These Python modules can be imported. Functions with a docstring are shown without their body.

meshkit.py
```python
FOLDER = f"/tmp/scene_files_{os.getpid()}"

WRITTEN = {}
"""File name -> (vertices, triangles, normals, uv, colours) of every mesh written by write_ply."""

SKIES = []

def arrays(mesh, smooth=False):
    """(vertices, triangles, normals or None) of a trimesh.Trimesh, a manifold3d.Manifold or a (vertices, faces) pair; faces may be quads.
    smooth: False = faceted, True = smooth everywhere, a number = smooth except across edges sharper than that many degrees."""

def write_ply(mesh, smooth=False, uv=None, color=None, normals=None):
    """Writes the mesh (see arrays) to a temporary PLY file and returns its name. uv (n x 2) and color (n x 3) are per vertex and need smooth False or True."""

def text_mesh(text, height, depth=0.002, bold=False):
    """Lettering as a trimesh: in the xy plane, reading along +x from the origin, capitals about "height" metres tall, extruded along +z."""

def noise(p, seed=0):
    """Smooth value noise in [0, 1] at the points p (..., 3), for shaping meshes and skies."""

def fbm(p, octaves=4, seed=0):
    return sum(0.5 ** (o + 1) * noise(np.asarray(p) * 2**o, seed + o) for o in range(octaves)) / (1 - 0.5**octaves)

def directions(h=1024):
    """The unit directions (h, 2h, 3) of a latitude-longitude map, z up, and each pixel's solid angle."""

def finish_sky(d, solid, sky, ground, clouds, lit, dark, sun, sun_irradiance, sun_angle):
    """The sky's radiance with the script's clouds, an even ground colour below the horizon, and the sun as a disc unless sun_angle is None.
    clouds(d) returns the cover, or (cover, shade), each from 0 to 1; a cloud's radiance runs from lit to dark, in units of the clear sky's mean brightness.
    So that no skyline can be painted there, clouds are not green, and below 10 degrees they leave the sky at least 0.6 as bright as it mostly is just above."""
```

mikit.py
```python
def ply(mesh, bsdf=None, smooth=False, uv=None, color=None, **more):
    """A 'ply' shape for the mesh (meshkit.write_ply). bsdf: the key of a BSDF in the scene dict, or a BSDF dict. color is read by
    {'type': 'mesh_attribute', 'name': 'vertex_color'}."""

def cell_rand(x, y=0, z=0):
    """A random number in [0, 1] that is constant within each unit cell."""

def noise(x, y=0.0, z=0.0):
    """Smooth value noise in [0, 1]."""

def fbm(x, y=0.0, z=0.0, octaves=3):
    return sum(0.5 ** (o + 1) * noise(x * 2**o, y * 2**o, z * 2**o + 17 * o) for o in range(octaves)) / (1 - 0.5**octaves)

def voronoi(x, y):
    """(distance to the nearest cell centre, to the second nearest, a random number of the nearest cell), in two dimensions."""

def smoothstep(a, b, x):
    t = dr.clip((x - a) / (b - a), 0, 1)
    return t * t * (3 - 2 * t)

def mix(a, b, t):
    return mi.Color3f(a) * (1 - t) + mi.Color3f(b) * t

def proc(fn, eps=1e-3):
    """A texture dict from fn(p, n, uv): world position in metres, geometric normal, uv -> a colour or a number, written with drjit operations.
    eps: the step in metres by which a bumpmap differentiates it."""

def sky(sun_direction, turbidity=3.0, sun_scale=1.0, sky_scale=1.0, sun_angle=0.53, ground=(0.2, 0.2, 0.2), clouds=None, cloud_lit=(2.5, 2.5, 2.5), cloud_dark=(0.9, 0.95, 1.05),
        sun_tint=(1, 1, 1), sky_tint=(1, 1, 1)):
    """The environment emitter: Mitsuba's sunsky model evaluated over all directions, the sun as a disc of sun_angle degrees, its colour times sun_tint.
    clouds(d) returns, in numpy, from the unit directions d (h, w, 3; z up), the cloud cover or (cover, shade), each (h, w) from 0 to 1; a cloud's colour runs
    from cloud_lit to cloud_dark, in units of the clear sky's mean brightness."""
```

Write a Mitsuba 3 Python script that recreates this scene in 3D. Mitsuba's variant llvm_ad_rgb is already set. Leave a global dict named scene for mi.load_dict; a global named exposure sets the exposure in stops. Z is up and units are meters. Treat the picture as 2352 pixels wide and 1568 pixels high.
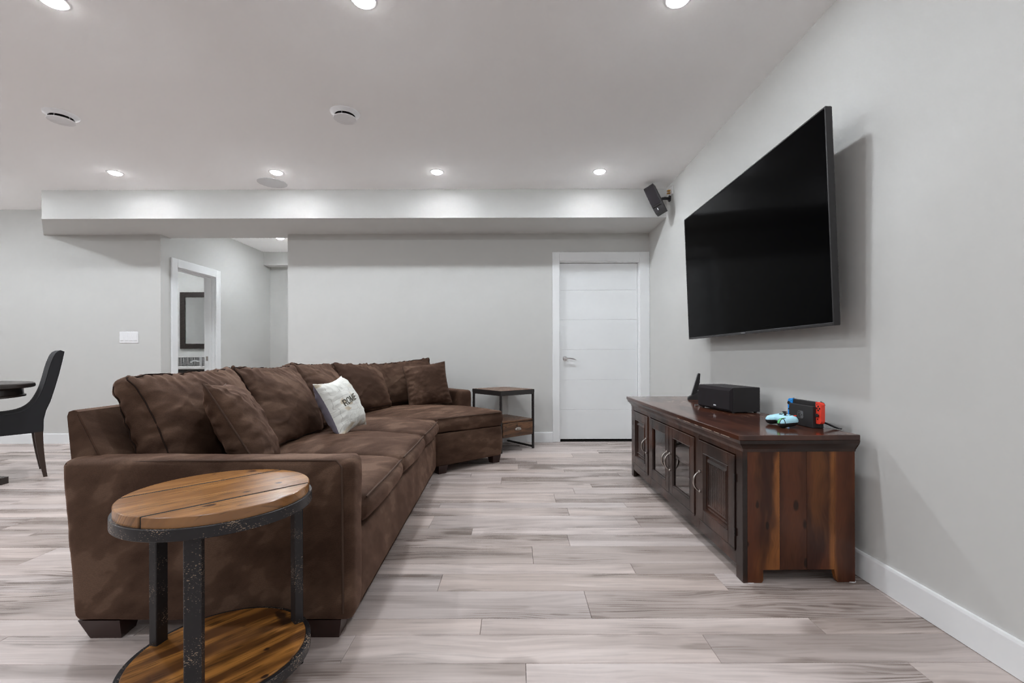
import math
import numpy as np
import trimesh
import mitsuba as mi
import drjit as dr
from shapely.geometry import Polygon, Point, box as sbox
from shapely import affinity
from scipy.spatial import cKDTree
import mikit
import meshkit
from mikit import ply, proc, noise, fbm, cell_rand, smoothstep, mix

T = mi.ScalarTransform4f
scene, labels = {}, {}

# ------------------------------------------------------------------ camera, light, exposure
FPX = 1050.0
HC = 0.98                       # lens height
scene['camera'] = {
    'type': 'perspective', 'fov': 2 * math.degrees(math.atan(1176.0 / FPX)), 'fov_axis': 'x',
    'near_clip': 0.02, 'far_clip': 60.0,
    'principal_point_offset_x': -8.0 / 2352, 'principal_point_offset_y': -34.0 / 1568,
    'to_world': T().look_at(origin=[0, 0, HC], target=[0, 1, HC], up=[0.0028, 0, 1]),
}
exposure = 0.18
LAMP = 330.0                    # radiance of the recessed LED lenses
LAMP_RGB = (0.945, 1.0, 1.055)

# ------------------------------------------------------------------ dimensions of the place
XR, YB, ZC = 1.53, 5.22, 2.67   # right wall, back wall, ceiling
XL, YF = -8.0, -3.0
HALL_L, HALL_R, HALL_B = -4.05, -2.597, 7.55
WT = 0.14

# ------------------------------------------------------------------ helpers
_used = {}


def key_for(name, parent=None):
    full = name if parent is None else parent + '__' + name
    n = _used.get(full, 0)
    _used[full] = n + 1
    return full if n == 0 else f'{full}_{n:03d}'


def tag(key, label=None, category=None, group=None, kind=None):
    d = labels.setdefault(key, {})
    for k, v in (('label', label), ('category', category), ('group', group), ('kind', kind)):
        if v:
            d[k] = v
    return key


def thing(name, label, category, group=None):
    return tag(key_for(name), label, category, group)


def add(name, mesh, bsdf, parent=None, smooth=False, label=None, category=None, group=None, kind=None, uv=None, **more):
    key = key_for(name, parent)
    scene[key] = ply(mesh, bsdf, smooth=smooth, uv=uv, **more)
    if label or category or group or kind:
        tag(key, label, category, group, kind)
    return key


def cat(*ms):
    return trimesh.util.concatenate([m for m in ms])


def hull(pts):
    return trimesh.convex.convex_hull(np.asarray(pts, float))


def box(x0, x1, y0, y1, z0, z1, b=0.0):
    if b <= 0:
        m = trimesh.creation.box([x1 - x0, y1 - y0, z1 - z0])
        m.apply_translation([(x0 + x1) / 2, (y0 + y1) / 2, (z0 + z1) / 2])
        return m
    b = min(b, (x1 - x0) * .45, (y1 - y0) * .45, (z1 - z0) * .45)
    pts = []
    for x, sx in ((x0, 1), (x1, -1)):
        for y, sy in ((y0, 1), (y1, -1)):
            for z, sz in ((z0, 1), (z1, -1)):
                pts += [(x, y + sy * b, z + sz * b), (x + sx * b, y, z + sz * b), (x + sx * b, y + sy * b, z)]
    return hull(pts)


def rbox(x0, x1, y0, y1, z0, z1, r, n=2):
    s = trimesh.creation.icosphere(subdivisions=n, radius=r).vertices
    pts = []
    for x in (x0 + r, x1 - r):
        for y in (y0 + r, y1 - r):
            for z in (z0 + r, z1 - r):
                pts.append(s + [x, y, z])
    return hull(np.vstack(pts))


def extrude(poly, lo, hi, axis='z'):
    """Extrude a shapely polygon. axis z: (x,y); y: polygon is (x,z); x: polygon is (y,z)."""
    m = trimesh.creation.extrude_polygon(poly, hi - lo, engine='earcut')
    v = m.vertices.copy()
    v[:, 2] += lo
    if axis == 'y':
        m.vertices = np.c_[v[:, 0], v[:, 2], v[:, 1]]
        m.invert()
    elif axis == 'x':
        m.vertices = np.c_[v[:, 2], v[:, 0], v[:, 1]]
    else:
        m.vertices = v
    return m


def lathe(profile, sections=48, at=(0, 0, 0)):
    m = trimesh.creation.revolve(np.asarray(profile, float), sections=sections)
    m.apply_translation(at)
    return m


def tube(points, radii, sides=8, cap=True):
    p = np.asarray(points, float)
    r = np.broadcast_to(np.asarray(radii, float), (len(p),))
    t = np.gradient(p, axis=0)
    t /= np.linalg.norm(t, axis=1, keepdims=True) + 1e-12
    ref = np.array([0, 0, 1.0]) if abs(t[0, 2]) < .9 else np.array([1.0, 0, 0])
    rings = []
    a = np.cross(t[0], ref)
    a /= np.linalg.norm(a)
    for i in range(len(p)):
        a = a - t[i] * np.dot(a, t[i])
        a /= np.linalg.norm(a) + 1e-12
        b = np.cross(t[i], a)
        ang = np.arange(sides) * 2 * np.pi / sides
        rings.append(p[i] + r[i] * (np.cos(ang)[:, None] * a + np.sin(ang)[:, None] * b))
    v = np.vstack(rings)
    f = []
    n = len(p)
    for i in range(n - 1):
        for j in range(sides):
            k = (j + 1) % sides
            f += [[i * sides + j, i * sides + k, (i + 1) * sides + k], [i * sides + j, (i + 1) * sides + k, (i + 1) * sides + j]]
    if cap:
        v = np.vstack([v, p[0], p[-1]])
        for j in range(sides):
            k = (j + 1) % sides
            f += [[n * sides, k, j], [n * sides + 1, (n - 1) * sides + j, (n - 1) * sides + k]]
    return trimesh.Trimesh(v, f, process=False)


def smooth_path(pts, n=40, closed=False):
    from scipy.interpolate import splprep, splev
    p = np.asarray(pts, float)
    tck, _ = splprep(p.T, s=0, k=min(3, len(p) - 1), per=closed)
    return np.array(splev(np.linspace(0, 1, n), tck)).T


def moved(m, mat):
    m = m.copy()
    m.apply_transform(mat)
    return m


def frame(origin, ex, ey, ez):
    """local (x,y,z) -> world"""
    M = np.eye(4)
    M[:3, 0], M[:3, 1], M[:3, 2], M[:3, 3] = ex, ey, ez, origin
    return M


def cube_grid(hx, hy, hz, step=0.02):
    nx, ny, nz = (max(4, int(round(2 * h / step))) for h in (hx, hy, hz))
    vs, fs, off = [], [], 0

    def face(n1, n2, fn):
        nonlocal off
        a, b = np.meshgrid(np.linspace(-1, 1, n1 + 1), np.linspace(-1, 1, n2 + 1), indexing='ij')
        vs.append(fn(a.ravel(), b.ravel()))
        i, j = np.meshgrid(np.arange(n1), np.arange(n2), indexing='ij')
        q = (i * (n2 + 1) + j).ravel() + off
        fs.append(np.c_[q, q + n2 + 1, q + n2 + 2])
        fs.append(np.c_[q, q + n2 + 2, q + 1])
        off += (n1 + 1) * (n2 + 1)
    one = np.ones
    face(nx, ny, lambda a, b: np.c_[a * hx, b * hy, hz * one(a.shape)])
    face(ny, nx, lambda a, b: np.c_[b * hx, a * hy, -hz * one(a.shape)])
    face(ny, nz, lambda a, b: np.c_[hx * one(a.shape), a * hy, b * hz])
    face(nz, ny, lambda a, b: np.c_[-hx * one(a.shape), b * hy, a * hz])
    face(nz, nx, lambda a, b: np.c_[b * hx, hy * one(a.shape), a * hz])
    face(nx, nz, lambda a, b: np.c_[a * hx, -hy * one(a.shape), b * hz])
    m = trimesh.Trimesh(np.vstack(vs), np.vstack(fs), process=False)
    m.merge_vertices(digits_vertex=6)
    return m


def rounder(hx, hy, hz, r):
    lim = np.array([hx - r, hy - r, hz - r])

    def f(P):
        q = np.clip(P, -lim, lim)
        d = P - q
        L = np.linalg.norm(d, axis=1, keepdims=True)
        return q + np.where(L > 0, r * d / np.maximum(L, 1e-12), 0)
    return f


def nz3(P, s, seed=0, octv=3):
    return meshkit.fbm(np.asarray(P) * s + 31.7, octv, seed) - 0.5


# ------------------------------------------------------------------ materials
def principled(name, rgb, rough=0.5, spec=0.5, metallic=0.0, **k):
    scene[name] = {'type': 'twosided', 'bsdf': {'type': 'principled', 'base_color': rgb if isinstance(rgb, dict) else {'type': 'rgb', 'value': list(rgb)},
                   'roughness': rough, 'specular': spec, 'metallic': metallic, **k}}
    return name


def srgb(r, g, b):
    return tuple(((c / 255 + 0.055) / 1.055) ** 2.4 if c > 10 else c / 255 / 12.92 for c in (r, g, b))


principled('mat_wall', (0.540, 0.537, 0.521), 0.65, 0.25)
principled('mat_ceiling', (0.93, 0.93, 0.925), 0.9, 0.1)
principled('mat_trim', (0.77, 0.78, 0.785), 0.38, 0.4)
principled('mat_door', (0.77, 0.785, 0.79), 0.42, 0.4)
principled('mat_plastic_white', (0.76, 0.76, 0.77), 0.35, 0.5)
principled('mat_grille', (0.66, 0.665, 0.67), 0.7, 0.2)
principled('mat_dark_gap', (0.02, 0.018, 0.017), 0.8, 0.1)
principled('mat_subfloor', (0.05, 0.045, 0.042), 0.9, 0.1)


def plank_color(p, n, uv):
    u, v = uv.x, uv.y
    k = dr.floor(v * 0.1)
    w = v - k * 10.0
    r1, r2, r3 = cell_rand(k, 3), cell_rand(k, 7), cell_rand(k, 11)
    bend = (fbm(u * 1.6 + r1 * 50, w * 6.0, k * 3.1, 3) - 0.5) * 0.11
    ww = w + bend
    fine = fbm(u * 5.0, ww * 120.0, k, 3)
    cloud = fbm(u * 1.7 + r2 * 40, ww * 7.0, k * 1.7, 3)
    blot = smoothstep(0.45, 0.70, cloud + 0.12 * (r3 - 0.5))
    soft = smoothstep(0.35, 0.75, fbm(u * 1.2 + r1 * 31, ww * 16.0, k + 3.0, 3))
    cath = 0.5 + 0.5 * dr.sin(ww * 420.0 + 12.0 * noise(u * 1.6 + r3 * 30, w * 6.0, k))
    dash = smoothstep(0.60, 0.80, noise(u * 10.0, ww * 130.0, k + 2.0))
    knot = smoothstep(0.86, 0.95, noise(u * 3.2 + r2 * 60, w * 13.0, k))
    tone = 0.88 + 0.26 * r1
    base = mix(BASE_A, BASE_B, r2)
    dark = mi.Color3f(0.125, 0.092, 0.077)
    amt = blot * (0.22 + 0.50 * cath * fine + 0.20 * dash) + 0.24 * soft + 0.22 * fine + 0.07 * dash + 0.30 * knot
    amt = dr.clip(amt * (0.75 + 0.5 * r3), 0, 0.88)
    pale = 0.05 * smoothstep(0.55, 0.8, noise(u * 1.5, ww * 22.0, k + 9))
    return (base * tone + pale) * (1 - amt) + dark * amt


BASE_A, BASE_B = (0.540, 0.472, 0.450), (0.500, 0.420, 0.384)
principled('mat_plank', proc(plank_color), 0.36, 0.42)


def velvet_color(p, n, uv):
    # brushed nap: patches whose pile lies lighter or darker, with soft strokes
    d1, d2 = p.x * 0.8 + p.y * 0.7 + p.z * 0.9, p.z - 0.6 * p.x + 0.4 * p.y
    a = fbm(d1 * 2.6 + 1.7, d2 * 5.2, (p.x - p.y) * 3.0, 3)
    b = fbm(d1 * 9.0, d2 * 20.0 + 5.0, (p.x - p.y) * 9.0, 3)
    c = noise(p.x * 300.0, p.y * 300.0, p.z * 300.0)
    t = smoothstep(0.34, 0.64, a * 0.60 + b * 0.40)
    e = smoothstep(0.55, 0.62, a * 0.55 + b * 0.45)
    return (mix((0.043, 0.0220, 0.0140), (0.080, 0.0450, 0.0300), t) + mi.Color3f(0.026, 0.0180, 0.0132) * e) * (0.88 + 0.24 * c)


principled('mat_velvet', proc(velvet_color), 0.80, 0.14, sheen=1.0, sheen_tint=0.7)
principled('mat_piping', (0.062, 0.038, 0.028), 0.85, 0.12, sheen=1.0, sheen_tint=0.5)
principled('mat_seam', (0.020, 0.012, 0.009), 0.9, 0.1)
principled('mat_sofa_foot', (0.026, 0.010, 0.008), 0.3, 0.5)


def grain_fn(direction, scale, c0, c1, c2, dark=0.5, ring=1.0):
    ca, sa = math.cos(direction), math.sin(direction)

    def f(p, n, uv):
        u = p.x * ca + p.y * sa
        v = -p.x * sa + p.y * ca + p.z * 0.7
        w = v + (fbm(u * 3.0, v * 9.0, p.z * 5.0, 3) - 0.5) * 0.05
        g = fbm(u * 5.0, w * 60.0 * scale, 2.0, 4)
        r = 0.5 + 0.5 * dr.sin(w * 210.0 * scale + 9.0 * noise(u * 4.0, w * 12.0, 3.0))
        fine = noise(u * 22.0, w * 420.0 * scale, 4.0)
        t = dr.clip(0.75 * g + 0.25 * r * ring, 0, 1)
        col = mix(c0, c1, smoothstep(0.30, 0.72, t))
        col = col * (1 - dark * smoothstep(0.56, 0.80, fine * 0.6 + g * 0.4))
        spot = smoothstep(0.86, 0.95, noise(u * 20.0, v * 34.0, 8.0))
        return col * (1 - spot) + mi.Color3f(c2) * spot
    return f


principled('mat_oak', proc(grain_fn(math.radians(48), 0.55, (0.190, 0.080, 0.022), (0.330, 0.150, 0.044), (0.05, 0.02, 0.008), 0.40, 0.25)), 0.22, 0.6, clearcoat=1.0, clearcoat_gloss=0.9)
principled('mat_oak_shelf', proc(grain_fn(math.radians(50), 0.5, (0.085, 0.030, 0.007), (0.36, 0.150, 0.032), (0.03, 0.012, 0.005), 0.55, 0.8)), 0.40, 0.4)


def hammered(p, n, uv):
    s = smoothstep(0.68, 0.76, noise(p.x * 400, p.y * 400, p.z * 400) * 0.60 + 0.40 * noise(p.x * 24, p.y * 24, p.z * 24))
    return mix((0.017, 0.016, 0.018), (0.30, 0.22, 0.16), s * 0.75)


principled('mat_iron', proc(hammered), 0.38, 0.5, metallic=0.25)


def mahogany(p, n, uv):
    v = p.x * 0.9 + p.y * 1.1
    w = v + (fbm(p.z * 3.0, v * 6.0, 1.0, 3) - 0.5) * 0.10
    g = fbm(p.z * 2.2 + v, w * 10.0, 2.0, 3)
    fine = noise(p.z * 16.0, w * 190.0, 5.0)
    red = smoothstep(0.52, 0.74, fbm(p.x * 3.0, p.y * 5.0, p.z * 5.0, 3))
    col = mix((0.013, 0.0060, 0.0043), (0.028, 0.0120, 0.0075), smoothstep(0.35, 0.70, g))
    col = mix(col, mi.Color3f(0.060, 0.021, 0.011), red * 0.7)
    return col * (0.85 + 0.3 * fine)


def mahogany_end(p, n, uv):
    k = dr.floor(uv.y * 0.1)
    v, u = p.x, p.z
    one, three, four = [dr.select(dr.abs(k - q) < 0.5, 1.0, 0.0) for q in (1.0, 3.0, 4.0)]
    w = v + (fbm(u * 6.0 + k * 7.0, v * 16.0, k, 3) - 0.5) * 0.06
    g = fbm(u * 2.2 + 3 * k, w * 11.0, k * 3.0, 3)
    fl = smoothstep(0.30, 0.74, fbm(u * 2.6 + 9 * k, w * 13.0, k * 5.0 + 2.0, 4))
    st = smoothstep(0.022, 0.004, dr.abs(v - 1.365 + 0.03 * (fbm(u * 4.0, 3.0, 1.0, 3) - 0.5))) * smoothstep(0.25, 0.7, noise(u * 9.0, 2.0))
    fine = fbm(u * 26.0, w * 260.0, k, 2)
    col = mix((0.038, 0.0110, 0.0060), (0.088, 0.0255, 0.0110), smoothstep(0.34, 0.66, g))
    col = mix(col, mi.Color3f(0.270, 0.098, 0.026), fl * (0.08 + 0.78 * one + 0.30 * three) + 0.60 * st * (three + four))
    knot = smoothstep(0.90, 0.96, noise(v * 24.0, u * 12.0 + k * 3.0, 4.0))
    return col * (1 - 0.75 * knot) * (0.82 + 0.30 * fine)


def mahogany_top(p, n, uv):
    u, v = p.y, p.x
    w = v + (fbm(u * 1.8, v * 8.0, 1.0, 3) - 0.5) * 0.08
    g = fbm(u * 2.5, w * 12.0, 2.0, 3)
    scr = smoothstep(0.80, 0.88, noise(u * 24.0 + 30 * v, v * 60.0, 7.0)) * smoothstep(0.45, 0.65, noise(u * 3.0, v * 6.0, 9.0))
    col = mix((0.034, 0.0115, 0.0075), (0.062, 0.0210, 0.0120), smoothstep(0.34, 0.70, g))
    return mix(col, mi.Color3f(0.30, 0.17, 0.11), scr * 0.35)


principled('mat_mahogany', proc(mahogany), 0.25, 0.45)
principled('mat_mahogany_end', proc(mahogany_end), 0.26, 0.32)
principled('mat_mahogany_top', proc(mahogany_top), 0.12, 0.6)
principled('mat_worn_edge', (0.30, 0.22, 0.18), 0.5, 0.4)
principled('mat_pewter', (0.42, 0.38, 0.35), 0.30, 0.5, metallic=1.0)
principled('mat_chrome', (0.75, 0.75, 0.76), 0.12, 0.5, metallic=1.0)
principled('mat_black_plastic', (0.012, 0.011, 0.012), 0.42, 0.45)
principled('mat_black_satin', (0.020, 0.018, 0.019), 0.55, 0.4)
principled('mat_black_fabric', (0.022, 0.019, 0.021), 0.95, 0.15)
principled('mat_screen', (0.0006, 0.0006, 0.0008), 0.10, 0.02)
principled('mat_badge', (0.62, 0.62, 0.64), 0.35, 0.5)
principled('mat_grey_mark', (0.11, 0.11, 0.115), 0.45, 0.4)
principled('mat_red', (0.78, 0.055, 0.030), 0.42, 0.4)
principled('mat_blue', (0.020, 0.27, 0.75), 0.42, 0.4)
principled('mat_ice_blue', (0.42, 0.74, 0.86), 0.35, 0.4)
principled('mat_green', (0.12, 0.62, 0.20), 0.35, 0.4)
principled('mat_gold', (0.60, 0.34, 0.10), 0.3, 0.5, metallic=1.0)
principled('mat_chair_cloth', (0.024, 0.024, 0.026), 0.88, 0.15, sheen=0.6)
principled('mat_espresso', (0.020, 0.014, 0.012), 0.28, 0.5)
principled('mat_chair_leg', (0.030, 0.017, 0.011), 0.35, 0.5)
principled('mat_side_wood', proc(grain_fn(math.radians(40), 0.8, (0.060, 0.027, 0.013), (0.165, 0.075, 0.033), (0.03, 0.015, 0.008))), 0.32, 0.5)
principled('mat_steel_black', (0.018, 0.015, 0.014), 0.36, 0.5)
principled('mat_mirror_frame', proc(grain_fn(0.3, 1.0, (0.010, 0.006, 0.005), (0.020, 0.013, 0.010), (0.01, 0.008, 0.006))), 0.4, 0.5)
principled('mat_mirror', (0.90, 0.91, 0.91), 0.02, 0.5, metallic=1.0)
principled('mat_counter', (0.80, 0.79, 0.77), 0.25, 0.5)
principled('mat_vanity', (0.020, 0.015, 0.013), 0.4, 0.5)
principled('mat_tile_dark', (0.035, 0.034, 0.036), 0.15, 0.5)
principled('mat_tile_light', (0.42, 0.41, 0.40), 0.15, 0.5)
principled('mat_lavender', (0.215, 0.20, 0.245), 0.9, 0.1, sheen=0.5)


def pillow_print(p, n, uv):
    # flat printed sketch-map on cream cloth: streets, blocks and facades in grey and ochre line work
    u, v = uv.x, uv.y
    d = noise(u * 3.0, v * 3.0) * 0.10
    gx = dr.abs(dr.sin((u + d) * 34.0 + 2.0 * noise(u * 5.0, v * 9.0)))
    gy = dr.abs(dr.sin((v - d) * 40.0 + 2.5 * noise(u * 7.0, v * 4.0, 3.0)))
    line = dr.maximum(smoothstep(0.10, 0.02, gx) * smoothstep(0.46, 0.56, noise(u * 9.0, v * 7.0, 5.0)), smoothstep(0.12, 0.02, gy) * smoothstep(0.42, 0.56, noise(u * 7.0, v * 10.0, 8.0)))
    ring = dr.abs(noise(u * 8.0, v * 8.0, 12.0) - 0.5)
    line = dr.maximum(line, smoothstep(0.018, 0.004, ring) * 0.7)
    ochre = smoothstep(0.60, 0.72, noise(u * 5.0, v * 26.0, 2.0)) * smoothstep(0.5, 0.65, noise(u * 4.0, v * 4.0, 22.0))
    col = mi.Color3f(0.66, 0.66, 0.62) * (1 - 0.55 * ochre) + mi.Color3f(0.35, 0.24, 0.10) * 0.55 * ochre
    return col * (1 - 0.62 * line) + mi.Color3f(0.12, 0.11, 0.10) * 0.62 * line


principled('mat_pillow_print', proc(pillow_print), 0.9, 0.1)
principled('mat_ink', (0.09, 0.085, 0.07), 0.9, 0.1)
scene['mat_glass'] = {'type': 'thindielectric', 'int_ior': 1.5}
scene['mat_lamp'] = {'type': 'diffuse', 'reflectance': {'type': 'rgb', 'value': [0.6, 0.6, 0.6]}}

# ------------------------------------------------------------------ floor: mixed-width planks
rng = np.random.default_rng(11)
add('floor', box(XL - .1, XR + .1, YF - .1, HALL_B + .1, -0.05, -0.0085), 'mat_subfloor', label='grey-brown wood-look plank floor running across the room', category='floor', kind='structure')


def plank_mesh(x0, x1, y0, y1, k):
    g, b, d = 0.0006, 0.0014, 0.0012
    x0, x1, y0, y1 = x0 + g, x1 - g, y0 + g, y1 - g
    lo = [(x0, y0, -.0085), (x1, y0, -.0085), (x1, y1, -.0085), (x0, y1, -.0085)]
    md = [(x, y, -d) for x, y, _ in lo]
    hi = [(x0 + b, y0 + b, 0), (x1 - b, y0 + b, 0), (x1 - b, y1 - b, 0), (x0 + b, y1 - b, 0)]
    v = np.array(lo + md + hi)
    f = []
    for a in (0, 4):
        for j in range(4):
            q = (j + 1) % 4
            f += [[a + j, a + q, a + 4 + q], [a + j, a + 4 + q, a + 4 + j]]
    f += [[8, 9, 10], [8, 10, 11]]
    uv = np.c_[v[:, 0] - x0 + 7.3 * (k % 13), k * 10.0 + 1 + v[:, 1] - y0]
    return v, np.array(f), uv


known = {(0, 0): -.128, (0, 1): .283, (0, 2): -.33, (1, 0): .54, (1, 1): .082, (1, 2): .28, (2, 0): -.246, (2, 1): .72, (-1, 2): .655, (-1, 1): .03, (2, 2): .33, (3, 0): -.5, (3, 1): -.95}
planks, pk = [], 0
for c in range(-11, 14):
    for j, (a, b) in enumerate(((0, .1), (.1, .3), (.3, .45))):
        y0, y1 = 1.61 + .45 * c + a, 1.61 + .45 * c + b
        y0, y1 = max(y0, YF), min(y1, HALL_B + .05)
        if y1 - y0 < .01:
            continue
        off = known.get((c, j), rng.uniform(0, 1.22))
        x = off - 1.22 * math.ceil((off - XL) / 1.22)
        while x < XR:
            a0, a1 = max(x, XL), min(x + 1.22, XR)
            if a1 - a0 > .02:
                yy = max(y0, .9)
                lim = 1.14 * yy + .2
                vis = max(0, min(a1, lim) - max(a0, -lim)) * max(0, y1 - yy)
                area = vis / yy ** 3 if y1 > 1.28 else 0
                if y0 > YB and a1 < HALL_L - .2 or y0 > YB and a0 > HALL_R:
                    area = 0
                planks.append((area, a0, a1, y0, y1, pk))
                pk += 1
            x += 1.22
planks.sort(key=lambda q: -q[0])
PARTS = 296
for q in [q for q in planks[:PARTS] if q[0] > 0]:
    v, f, uv = plank_mesh(*q[1:])
    add('plank', trimesh.Trimesh(v, f, process=False), 'mat_plank', 'floor', uv=uv)
rest = [q for q in planks[:PARTS] if q[0] <= 0] + planks[PARTS:]
vs, fs, us, o = [], [], [], 0
for q in rest:
    v, f, uv = plank_mesh(*q[1:])
    vs.append(v); fs.append(f + o); us.append(uv); o += len(v)
add('planking', trimesh.Trimesh(np.vstack(vs), np.vstack(fs), process=False), 'mat_plank', 'floor', uv=np.vstack(us), kind='stuff')

# ------------------------------------------------------------------ room shell
add('ceiling', box(XL - .1, XR + .1, YF - .1, HALL_B + .2, ZC, ZC + .1), 'mat_ceiling', label='flat grey-white painted ceiling with recessed lights', category='ceiling', kind='structure')
add('wall_right', box(XR, XR + .12, YF - .1, YB + .4, -.05, ZC), 'mat_wall', label='light grey wall on the right behind the television', category='wall', kind='structure')
add('wall_left', box(XL - .12, XL, YF - .1, YB + .4, -.05, ZC), 'mat_wall', label='light grey wall at the far left end of the room', category='wall', kind='structure')
add('wall_front', box(XL - .1, XR + .1, YF - .12, YF, -.05, ZC), 'mat_wall', label='light grey wall behind the viewer', category='wall', kind='structure')
DX0, DX1, DZ = 0.497, 1.423, 2.066           # door opening in the back wall
back = cat(box(XL, HALL_L, YB, YB + WT, -.05, ZC), box(HALL_R, DX0, YB, YB + WT, -.05, ZC),
           box(DX1, XR, YB, YB + WT, -.05, ZC), box(DX0, DX1, YB, YB + WT, DZ, ZC))
add('wall_back', back, 'mat_wall', label='light grey back wall with the hallway opening and the white door', category='wall', kind='structure')
BY0, BY1, BZ = 5.46, 6.17, 2.06              # bathroom doorway in the hall's left wall
hl = cat(box(HALL_L - WT, HALL_L, YB + WT, BY0, -.05, ZC), box(HALL_L - WT, HALL_L, BY1, HALL_B + WT, -.05, ZC), box(HALL_L - WT, HALL_L, BY0, BY1, BZ, ZC))
add('wall_hall_left', hl, 'mat_wall', label='hallway side wall holding the open bathroom doorway', category='wall', kind='structure')
add('wall_hall_right', box(HALL_R, HALL_R + WT, YB + WT, HALL_B + WT, -.05, ZC), 'mat_wall', label='right-hand side wall of the hallway', category='wall', kind='structure')
add('wall_hall_back', box(HALL_L, HALL_R, HALL_B, HALL_B + .12, -.05, ZC), 'mat_wall', label='end wall of the short hallway', category='wall', kind='structure')
add('hall_bulkhead', box(HALL_L, HALL_R, HALL_B - .19, HALL_B, 2.458, ZC), 'mat_wall', label='small boxed drop across the top of the hallway end wall', category='bulkhead', kind='structure')
add('wall_bathroom_back', box(-6.6, HALL_L - WT, 7.5, 7.6, -.05, ZC), 'mat_wall', label='bathroom wall behind the dark framed mirror', category='wall', kind='structure')
add('wall_bathroom_left', box(-6.7, -6.6, YB + WT, 7.6, -.05, ZC), 'mat_wall', label='far side wall of the bathroom', category='wall', kind='structure')
sof = Polygon([(-4.785, 4.62), (XR, 4.62), (XR, YB + .16), (HALL_L - .3, YB + .16), (HALL_L - .3, YB), (-5.385, YB)])
add('bulkhead', extrude(sof, 2.38, ZC), 'mat_wall', label='long boxed bulkhead dropping from the ceiling along the back wall', category='bulkhead', kind='structure')


def base_y(x0, x1, y, d=-1):      # baseboard on a wall that faces -y
    prof = Polygon([(0, 0), (-.015, 0), (-.015, .106), (-.012, .115), (0, .115)])
    m = extrude(affinity.translate(prof, y, 0), x0, x1, axis='x')
    return m


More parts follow.
